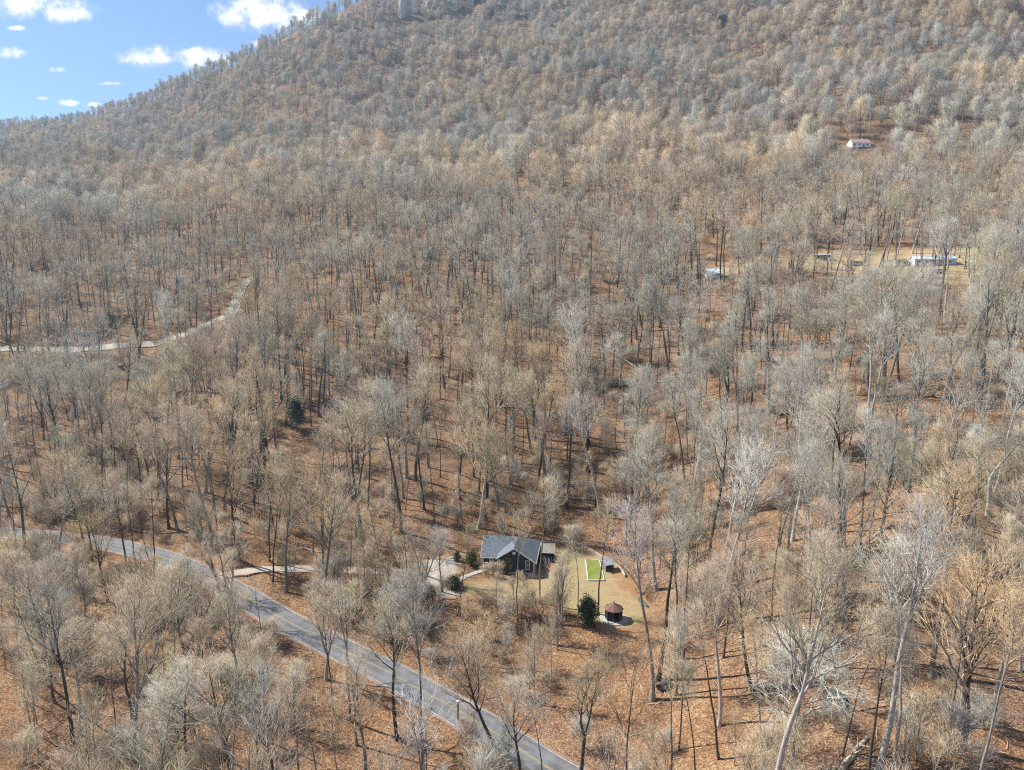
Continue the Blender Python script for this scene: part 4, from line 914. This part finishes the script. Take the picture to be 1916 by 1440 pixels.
h = lean_to('woodshed', 'weathered grey open-fronted woodshed beside the right corner of the blue house', 1022, 1050, 3.0, 3.2, 1.9, 2.5, M['greywood'], R(-6), M['darkwood'])
for i in range(3):
    for j in range(9): 
        o = mesh_obj('firewood', *prism([(.11 * math.cos(a), .11 * math.sin(a)) for a in np.linspace(0, 6.283, 8)[:-1]], 0, 2.2), M['cutwood'], h, fix=True); o.rotation_euler = (R(-90), 0, 0); o.location = (-1.2 + j * .28, .4, .13 + i * .24)
lean_to('garden_shed', 'small shed with pale blue-grey sheet roof at the lawn edge by the turf', 1141, 1069, 1.7, 1.9, 1.5, 2.0, M['shedroof'], R(20), M['greywood'])
def leafy(name, label, cat, u, v, w, hgt, m, n=2600, ls=.16, shape=1.0, group=None, trunk=.0, seed=1, pos=None):
    p = pos or HIT(u, v); g = np.random.default_rng(seed); h = thing(name, label, cat, p, 0, group)
    z0 = trunk; nc = max(10, int(n / 45)); C = unit(g.normal(0, 1, (nc, 3))) * (g.random((nc, 1)) ** .4) * g.uniform(.72, 1.16, (nc, 1)) ; 
    zc = (C[:, 2] + 1) / 2; prof = np.where(zc < .35, .75 + zc * .7, 1 - ((zc - .35) / .65) ** 1.6 * shape * .75); C[:, :2] *= prof[:, None]
    C = C * [w / 2 * .86, w / 2 * .86, (hgt - z0) / 2 * .92] + [0, 0, z0 + (hgt - z0) / 2]
    i = g.integers(nc, size=n); P = C[i] + g.normal(0, 1, (n, 3)) * w * .12; P[:, 2] = np.maximum(P[:, 2], .03)
    d = unit(g.normal(0, 1, (n, 3)) + [0, 0, .5]); e1, e2 = frame(d); l = ls * g.uniform(.6, 1.3, (n, 1))
    V = np.stack([P - e1 * l, P - e2 * l * .45 + d * l * .15, P + e1 * l, P + e2 * l * .45 + d * l * .15], 1).reshape(-1, 3); b = np.arange(n) * 4
    Fq = np.concatenate([np.stack([b, b + 1, b + 2], 1), np.stack([b, b + 2, b + 3], 1)])
    c = bpy.data.objects.new('crown', fast_mesh('crown', V, [Fq], [m], smooth=False)); col.objects.link(c); c.parent = h
    ac = Acc(); st = np.zeros((5, 3)); dd = np.column_stack([g.normal(0, .35, 5), g.normal(0, .35, 5), np.ones(5)]); 
    if trunk: st = st[:1]; dd = np.array([[0, 0, 1.]])
    L = np.full(len(st), hgt * .85); Pt = grow(g, st - [0, 0, .1], dd, L, 5, .08, .05); ac.add(*tubes(Pt, taper(np.full(len(L), .04 + hgt * .012), np.full(len(L), .01), 5), 5))
    t = bpy.data.objects.new('trunk' if trunk else 'stem', ac.mesh('stem', M['bark'])); col.objects.link(t); t.parent = h; t['bark'] = BARKS['brown']; t['tint'] = TINTS['brown']; return h
leafy('evergreen_shrub', 'dark green oval evergreen standing left of the gazebo', 'shrub', 1100, 1168, 3.4, 5.2, M['leaf_dark'], 4200, .17, .9, seed=2)
leafy('round_bush', 'dark green rounded bush at the edge of the gravel yard', 'bush', 849, 1101, 3.2, 2.3, M['leaf_dark'], 2600, .15, .5, seed=3)
leafy('conifer_shrub', 'small blue-green shrub at the gravel yard corner by the house', 'shrub', 855, 1050, 1.6, 2.4, M['leaf_blue'], 1300, .12, 1.1, seed=4)
leafy('olive_bush', 'yellow-green bush against the left end of the blue house', 'bush', 882, 1058, 2.6, 3.8, M['leaf_olive'], 2200, .15, .6, seed=5)
leafy('olive_shrub', 'tall olive-green shrub in front of the house between porch and gable', 'shrub', 949, 1074, 2.4, 4.6, M['leaf_olive'], 2000, .15, .8, seed=6)
leafy('low_yellow_shrub', 'low dull yellow shrub clump at the near side of the gravel yard', 'shrub', 803, 1112, 3.4, 1.5, M['leaf_olive'], 1200, .15, .4, seed=7)
leafy('laurel_bush', 'dark evergreen bush below the gable window of the house', 'bush', 975, 1082, 2.2, 1.1, M['leaf_dark'], 700, .12, .4, seed=8)
leafy('cedar_tree', 'dark green cedar on the wooded slope left of centre', 'evergreen tree', 556, 806, 5.6, 10, M['leaf_blue'], 3000, .28, 1.15, trunk=1.4, seed=9)
leafy('young_cedar', 'small green cedar just above the gravel lane, left side', 'evergreen tree', 208, 612, 4.5, 6, M['leaf_blue'], 2500, .26, .9, trunk=.6, seed=10)
for k, (u, v, w, hh, lab) in enumerate([(918, 34, 14, 15, 'dark green pine highest on the mountain, leftmost of two beside the rock field'), (948, 32, 20, 17, 'wide dark green pine on the high mountainside beside the rock field'), (1350, 62, 13, 24, 'tall dark pine standing out high on the right mountainside'), (828, 52, 8, 10, 'small dark pine below the pale cliff on the mountain'), (893, 10, 9, 10, 'small green pine at the top edge of the photo right of the cliff'), (1575, 108, 16, 12, 'dark green pine high on the mountain at the right'), (805, 44, 12, 10, 'squat dark pine directly under the pale cliff')]):
    p = hit(u, v, gz); leafy('mountain_pine', lab, 'pine tree', u, v, w, hh, M['leaf_blue'], 1500, 1.1, 1.0, 'pines high on the mountain', trunk=2.0, seed=20 + k, pos=Vector((p[0], p[1], gz(*p))))
def brushy(name, label, u, v, s, tint, i):
    p = HIT(u, v); o = bpy.data.objects.new('crown', brush_lib.objects['brush_%02d' % i].data); h = thing(name, label, 'shrub', p); col.objects.link(o); o.parent = h; o.scale = (s, s, s); o['tint'] = TINTS[tint]; o['bark'] = BARKS['brown']
brushy('leafless_shrub', 'leafless brown shrub in front of the house porch', 924, 1078, .62, 'brown', 0)
brushy('leafless_shrub', 'leafless tan shrub before the house between porch and olive shrub', 938, 1080, .6, 'tan', 1)
brushy('leafless_shrub', 'leafless pinkish shrub at the porch corner nearest the walkway', 909, 1074, .55, 'pink', 2)
# ------------------------------------------------------------------ rocks and fallen wood
def rock_mesh(seed, sub=3, rough=.35):
    b = bmesh.new(); bmesh.ops.create_icosphere(b, subdivisions=sub, radius=1); g = np.random.default_rng(seed); N = unit(g.normal(0, 1, (16, 3))); D = g.uniform(.55, 1.0, 16)
    for v in b.verts:
        c = np.array(v.co); k = min([d / max(1e-3, float(n @ c)) for n, d in zip(N, D) if float(n @ c) > 0.05] + [1.25]); v.co = Vector(c * min(k, 1.2) * (1 + rough * .2 * g.normal()))
    me = bpy.data.meshes.new('boulder'); b.to_mesh(me); b.free(); return me
rocks = [rock_mesh(i) for i in range(4)]
def boulder(label, u, v, s, m='darkrock', name='boulder', k=0, rz=0.):
    p = HIT(u, v); me = rocks[k % 4].copy(); me.materials.append(M[m]); o = bpy.data.objects.new(name, me); col.objects.link(o); o.location = p + Vector((0, 0, s[2] * .35)); o.scale = s; o.rotation_euler = (random.uniform(-.2, .2), random.uniform(-.2, .2), rz); tag(o, label, 'rock', 'boulders in the wood' if name == 'boulder' else 'cliffs near the summit')
boulder('large dark boulder below the pale log, bottom right quarter', 1566, 1318, (1.7, 1.5, 1.6), k=0)
boulder('big dark rock in the ravine, upper of the two', 286, 780, (3.4, 2.4, 2.2), k=1); boulder('dark rock in the ravine, lower of the two', 268, 846, (2.6, 2., 1.8), k=2)
boulder('dark flat boulder under trees right of centre, level with lone grey tree', 1545, 706, (1.9, 1.3, 1.0), k=3); boulder('grey boulder just left of the lone straight grey tree', 1612, 672, (1.7, 1.3, 1.1), 'rock', k=1, rz=1)
boulder('small grey boulder right at the foot of the lone grey tree', 1666, 722, (1.0, .9, .7), 'rock', k=2)
boulder('dark boulder beside thin trunks on the right bank above the canoe', 1366, 940, (1.1, .9, .9), k=3, rz=2); boulder('small dark boulder on the slope directly above the house', 1063, 890, (1.1, 1., .8), k=0, rz=2)
boulder('pale boulder near the right edge, level with the house', 1766, 1050, (1.3, 1., 1.), 'rock', k=1); boulder('dark boulder at the near end of the big leaning log', 1245, 1285, (1.4, 1.2, 1.0), k=2)
boulder('grey boulder beside the gravel lane near the small cedar', 232, 690, (2.6, 1.8, 1.4), 'darkrock', k=3)
for k, (u, v, s, lab) in enumerate([(752, 30, (9, 10, 30), 'tall pale rock slab of the summit cliff, leftmost'), (772, 22, (11, 10, 24), 'pale rock slab of the summit cliff, second from left'), (800, 16, (12, 8, 12), 'grey broken rock face in the middle of the summit cliff'), (852, 14, (19, 12, 17), 'pale rock face of the summit cliff, at the top edge'), (880, 8, (9, 7, 10), 'pale rock face of the summit cliff, rightmost at the top edge'), (985, 30, (14, 8, 5), 'long pale ledge of rock right of the two summit pines'), (960, 60, (13, 9, 5), 'grey rock patch below the two summit pines'), (1240, 110, (5, 4, 6), 'small dark crag on the upper right mountainside')]):
    boulder(lab, u, v, s, 'cliff' if k < 6 else 'rock', 'rock_outcrop', k, k * .7)
def log(label, a, b, r0, m='log', lift=0., r1=None, stubs=4, seed=0, name='fallen_log'):
    A, B = HIT(*a), HIT(*b); A.z += r0 * .6; B.z += r0 * .5 + lift; h = thing(name, label, 'log', A, 0, 'fallen trunks in the wood'); g = np.random.default_rng(seed); d = np.array(B - A); L = np.linalg.norm(d); d /= L; ac = Acc(); k = 8
    P = np.array([d * L * s + g.normal(0, r0 * .25, 3) * (0 < s < 1) for s in np.linspace(0, 1, k)])[None]; Rd = np.linspace(r0, (r1 or r0 * .55), k)[None]
    P2 = np.concatenate([P[:, :1], P, P[:, -1:]], 1); P2[:, 0] -= d * .02; P2[:, -1] += d * .05; R2 = np.concatenate([Rd[:, :1] * .75, Rd, Rd[:, -1:]], 1); ac.add(*tubes(P2, R2, 8))
    o = bpy.data.objects.new('trunk', ac.mesh('trunk', M[m])); col.objects.link(o); o.parent = h
    e1, e2 = frame(np.array(d)); q = mesh_obj('cut_end', [tuple(P[0, 0] - d * .03)] + [tuple(P[0, 0] - d * .025 + r0 * .8 * (e1 * math.cos(t) + e2 * math.sin(t))) for t in np.linspace(0, 6.283, 10)[:-1]], [(0, i + 1, (i + 1) % 9 + 1) for i in range(9)], M['cutwood'], h)
    for i in range(stubs):
        t = g.uniform(.3, .95); s = np.array(P[0, 0]) + d * L * t; dd = unit((e1 * math.cos(i * 2.3) + e2 * math.sin(i * 2.3)) + d * .7); dd[2] = abs(dd[2]) + .1; ac = Acc(); ac.add(*tubes(grow(g, s[None], dd[None], np.array([g.uniform(.8, 2.6)]), 4, .15, .02), np.linspace(r0 * .4, .02, 4)[None], 5)); q = bpy.data.objects.new('branch', ac.mesh('branch', M[m])); col.objects.link(q); q.parent = h
log('long pale trunk lying on the slope at upper right of centre, stump end right', (1192, 690), (1108, 640), .33, lift=1.6, seed=1, r1=.14)
log('cut log with pale end on the slope left of centre', (745, 826), (712, 850), .34, 'logdark', r1=.26, stubs=1, seed=2)
log('thin white trunk lying at the left edge above the road', (-4, 813), (92, 843), .17, seed=3, r1=.1)
log('stout bleached log leaning up toward the tall trunks, bottom right quarter', (1520, 1192), (1567, 1136), .36, lift=.8, seed=4, r1=.26, stubs=2)
log('grey crooked log at the bottom edge, right half', (1573, 1444), (1622, 1382), .36, 'log', seed=5, r1=.2)
log('tan log at the bottom edge below the low-forked tree', (196, 1442), (246, 1402), .33, seed=6, r1=.2)
log('dark trunk lying across the bank right of the canoe', (1352, 918), (1424, 894), .26, 'logdark', lift=.6, seed=7)
log('short pale log on the right bank between slender trunks', (1464, 956), (1489, 916), .17, seed=8, stubs=2)
log('short pale log high on the leaf slope at right', (1630, 1008), (1670, 980), .2, seed=9, stubs=2)
log('white birch-like log beside the driveway bank', (562, 1025), (603, 1034), .2, seed=10, stubs=2)
log('broken pale trunk lying uphill above the driveway', (638, 962), (669, 908), .24, lift=.5, seed=11)
log('long dark log lying on the slope left of the cedar', (410, 905), (512, 815), .22, 'logdark', seed=12)
log('white dead limb on the ground near the right bottom corner', (1804, 1367), (1852, 1338), .2, seed=13)
log('pale pole lying across the slope at far right, midway up', (1580, 815), (1668, 788), .17, seed=14)
log('pale broken log by the right edge below the clearing', (1880, 756), (1918, 772), .3, seed=15, stubs=2)
log('pale log fallen in the edge of the clearing', (1668, 590), (1722, 592), .3, seed=16, stubs=3)
log('thin dark log lying over the ravine', (212, 772), (262, 748), .2, 'logdark', seed=17)
log('thin pale log beside the ravine rocks', (228, 790), (300, 760), .16, 'log', seed=18, stubs=2)
# the fallen tree's bare top
p = HIT(1108, 640); t = thing('fallen_treetop', 'pale twiggy top of the fallen trunk at upper right of centre', 'treetop', p + Vector((0, 0, 1.6))); iv = by_kind('slim')[0]
for nm, me in (('trunk', near_var[iv][1]), ('crown', near_var[iv][2])):
    c = bpy.data.objects.new(nm, me); col.objects.link(c); c.parent = t; c['tint'] = TINTS['pale']; c['bark'] = BARKS['pale']; c.rotation_euler = (R(4), R(-72), 0); c.scale = (.55, .55, .55); c.location = (4.5, -1.2, -1.4)
# ------------------------------------------------------------------ roadside
def post():
    p = HIT(857, 1347); h = thing('roadside_post', 'short pale post with white cap at the edge of the paved road', 'post', p)
    mesh_obj('shaft', *prism([(.14 * math.cos(a), .14 * math.sin(a)) for a in np.linspace(0, 6.283, 10)[:-1]], -.3, 2.6), M['greywood'], h, fix=True)
    mesh_obj('cap', *prism([(.2 * math.cos(a), .2 * math.sin(a)) for a in np.linspace(0, 6.283, 10)[:-1]], 2.6, 2.95), M['white'], h, fix=True)
post()
def mound(label, u, v, s):
    p = HIT(u, v); me = rock_mesh(31, 3, .15); me.materials.append(M['soil']); o = bpy.data.objects.new('soil_mound', me); col.objects.link(o); o.location = p; o.scale = s; tag(o, label, 'mound', 'soil mounds by the driveway')
mound('tan bare soil mound above the driveway, left of two', 527, 1047, (2.3, 2.4, 1.5)); mound('tan bare soil mound above the driveway, right of two', 552, 1046, (1.5, 1.7, 1.1))
# ------------------------------------------------------------------ clearing: buildings and vehicles
def gable_building(name, label, cat, u, v, w, d, hw, hr, mw, mr, rz, wins=(), door=None, ridge='x', chim=False):
    p = HIT(u, v); h = thing(name, label, cat, p, rz)
    box('base', -w / 2 - .05, w / 2 + .05, -.05, d + .05, -1.5, .25, M['stone'], h)
    box('front_wall', -w / 2, w / 2, 0, .15, .25, hw, mw, h); box('rear_wall', -w / 2, w / 2, d - .15, d, .25, hw, mw, h)
    for s in (-1, 1):
        x = s * w / 2; pts = [(x, .16, .25), (x, d - .16, .25), (x, d - .16, hw), (x, d / 2, hr - .1), (x, .16, hw)]
        P = [Vector(q) for q in pts]; V = P + [q - Vector((s * .15, 0, 0)) for q in P]; F = [(0, 1, 2, 3, 4), (9, 8, 7, 6, 5)] + [((i + 1) % 5, i, i + 5, (i + 1) % 5 + 5) for i in range(5)]; mesh_obj('side_wall', V, F, mw, h, fix=True)
    e = hw - .25 * (hr - hw) / (d / 2) * 1.6
    for y in (-.4, d + .4): mesh_obj('roof_slope', *slab([(-w / 2 - .3, d / 2, hr), (w / 2 + .3, d / 2, hr), (w / 2 + .3, y, e), (-w / 2 - .3, y, e)], .12), mr, h, fix=True)
    for x0, x1, z0, z1 in wins:
        o = bpy.data.objects.new('window', None); col.objects.link(o); o.parent = h
        mesh_obj('frame', *join_vf(box_vf(x0, x0 + .1, -.06, -.003, z0, z1), box_vf(x1 - .1, x1, -.06, -.003, z0, z1), box_vf(x0 + .1, x1 - .1, -.06, -.003, z1 - .1, z1), box_vf(x0 + .1, x1 - .1, -.06, -.003, z0, z0 + .1)), M['white'], o); box('pane', x0 + .1, x1 - .1, -.03, -.004, z0 + .1, z1 - .1, M['glass'], o)
    if door: box('door', door[0], door[1], -.05, -.004, .25, 2.3, M['greywood'], h)
    if chim: box('chimney', w * .2, w * .2 + .7, d * .6, d * .6 + .7, hw, hr + .9, M['stone'], h)
    return h
gable_building('metal_shed', 'pale blue-white metal shed at the left end of the clearing', 'shed', 1336, 521, 6.2, 5.5, 2.4, 4.2, M['metalroof'], M['metalroof'], R(-8), [(1.2, 2.2, 1.2, 2.0)], (-2.2, -.6))
gable_building('mobile_home', 'long pale mobile home with light blue metal roof in the clearing', 'mobile home', 1750, 497, 16.5, 4.8, 2.9, 4.0, M['paleside'], M['metalroof'], R(-3), [(-7, -5.8, 1.2, 2.3), (-4.2, -3.0, 1.2, 2.3), (1.4, 2.8, 1.2, 2.3), (4.8, 6.2, 1.2, 2.3)], (-1.4, -.4))
gable_building('small_outbuilding', 'small weathered grey outbuilding beside the mobile home', 'shed', 1688, 498, 5.0, 4.0, 2.2, 3.2, M['paleside'], M['greywood'], R(4), [(.5, 1.5, 1., 1.8)], (-1.8, -.7))
gable_building('far_white_house', 'white house with faded red roof high in the wood, upper right', 'house', 1612, 275, 14, 8, 3.4, 6.4, M['white'], M['pinkroof'], R(5), [(-6.2, -4.6, 1.2, 2.6), (-2.6, -1.0, 1.2, 2.6), (3.6, 5.4, 1.2, 2.6)], (1., 2.2), chim=True)
lean_to('carport', 'open carport with pale sheet roof over the dark blue car', 1540, 487, 6.4, 5.6, 2.5, 2.9, M['metalroof'], R(-10), M['greywood'])
def car(name, label, cat, u, v, rz, m, van=False, k=1.0):
    p = HIT(u, v); h = thing(name, label, cat, p, rz); L, W = (4.9, 1.95) if van else (4.5, 1.78)
    pr = [(-L / 2, .45), (-L / 2, .95), (-L / 2 + .15, 1.05), (-L * .18, 1.1), (L * .2, 1.12), (L / 2 - .1, 1.0), (L / 2, .85), (L / 2, .45)] if not van else [(-L / 2, .45), (-L / 2, 1.1), (-L / 2 + .9, 1.2), (L / 2, 1.2), (L / 2, .45)]
    def loft(pr, w0, w1): n = len(pr); V = [(x, -w0 / 2, z) for x, z in pr] + [(x, w0 / 2, z) for x, z in pr]; return V, [tuple(range(n)), tuple(reversed(range(n, 2 * n)))] + [((i + 1) % n, i, i + n, (i + 1) % n + n) for i in range(n)]
    o = mesh_obj('body', *loft(pr, W, W), m, h, fix=True); b = bmesh.new(); b.from_mesh(o.data); bmesh.ops.bevel(b, geom=b.edges[:], offset=.07, segments=2, affect='EDGES'); b.to_mesh(o.data); b.free()
    cp = [(-L * .22, 1.08), (-L * .1, 1.52), (L * .22, 1.52), (L * .36, 1.08)] if not van else [(-L / 2 + .85, 1.18), (-L / 2 + 1.4, 1.95), (L / 2 - .05, 1.95), (L / 2 - .02, 1.18)]
    mesh_obj('glasshouse', *loft(cp, W * .88, W * .8), M['glass'], h, fix=True); zt = cp[1][1]; box('roof', cp[1][0], cp[2][0], -W * .43, W * .43, zt, zt + .05, m, h)
    for x in (-L * .31, L * .31):
        for y in (-W / 2 + .02, W / 2 - .02):
            o = mesh_obj('wheel', *prism([(.33 * math.cos(a), .33 * math.sin(a)) for a in np.linspace(0, 6.283, 15)[:-1]], -.11, .11), M['rubber'], h, fix=True); o.rotation_euler = (R(90), 0, 0); o.location = (x, y, .33)
car('parked_car', 'dark blue car parked under the carport in the clearing', 'car', 1541, 484, R(12), M['carblue'])
car('parked_van', 'grey van parked in the clearing between carport and mobile home', 'van', 1606, 497, R(170), M['cargrey'], True)
car('parked_car', 'white car parked in front of the mobile home', 'car', 1756, 511, R(5), M['carwhite'])
car('parked_car', 'white vehicle at the far right edge of the clearing', 'car', 1880, 533, R(80), M['carwhite'], True)
def lumber():
    p = HIT(1664, 490); h = thing('lumber_stack', 'stack of raw orange-tan lumber in the clearing', 'lumber', p, R(4))
    for k in range(4):
        for j in range(6): box('plank', -3 + random.uniform(-.15, .15), 3 + random.uniform(-.15, .15), j * .3, j * .3 + .27, .1 + k * .22, .3 + k * .22, M['lumber'], h)
lumber()
# ------------------------------------------------------------------ air
def haze():
    lo = float(ground_V[:, 2].min()) - 1.0; hi = float(ground_V[:, 2].max()) + 45
    o = mesh_obj('haze', *box_vf(-3000, 3000, -330, 2080, lo, hi), None); m = bpy.data.materials.new('haze'); m.use_nodes = True; t = m.node_tree; t.nodes.clear()
    q = t.nodes.new('ShaderNodeOutputMaterial'); v = t.nodes.new('ShaderNodeVolumePrincipled'); v.inputs['Color'].default_value = (.56, .78, 1.0, 1); v.inputs['Density'].default_value = HAZE; v.inputs['Anisotropy'].default_value = .2
    t.links.new(v.outputs[0], q.inputs['Volume']); o.data.materials.append(m); o['kind'] = 'stuff'; o['label'] = 'pale blue haze lying over the mountainside'
HAZE = .00013
haze()
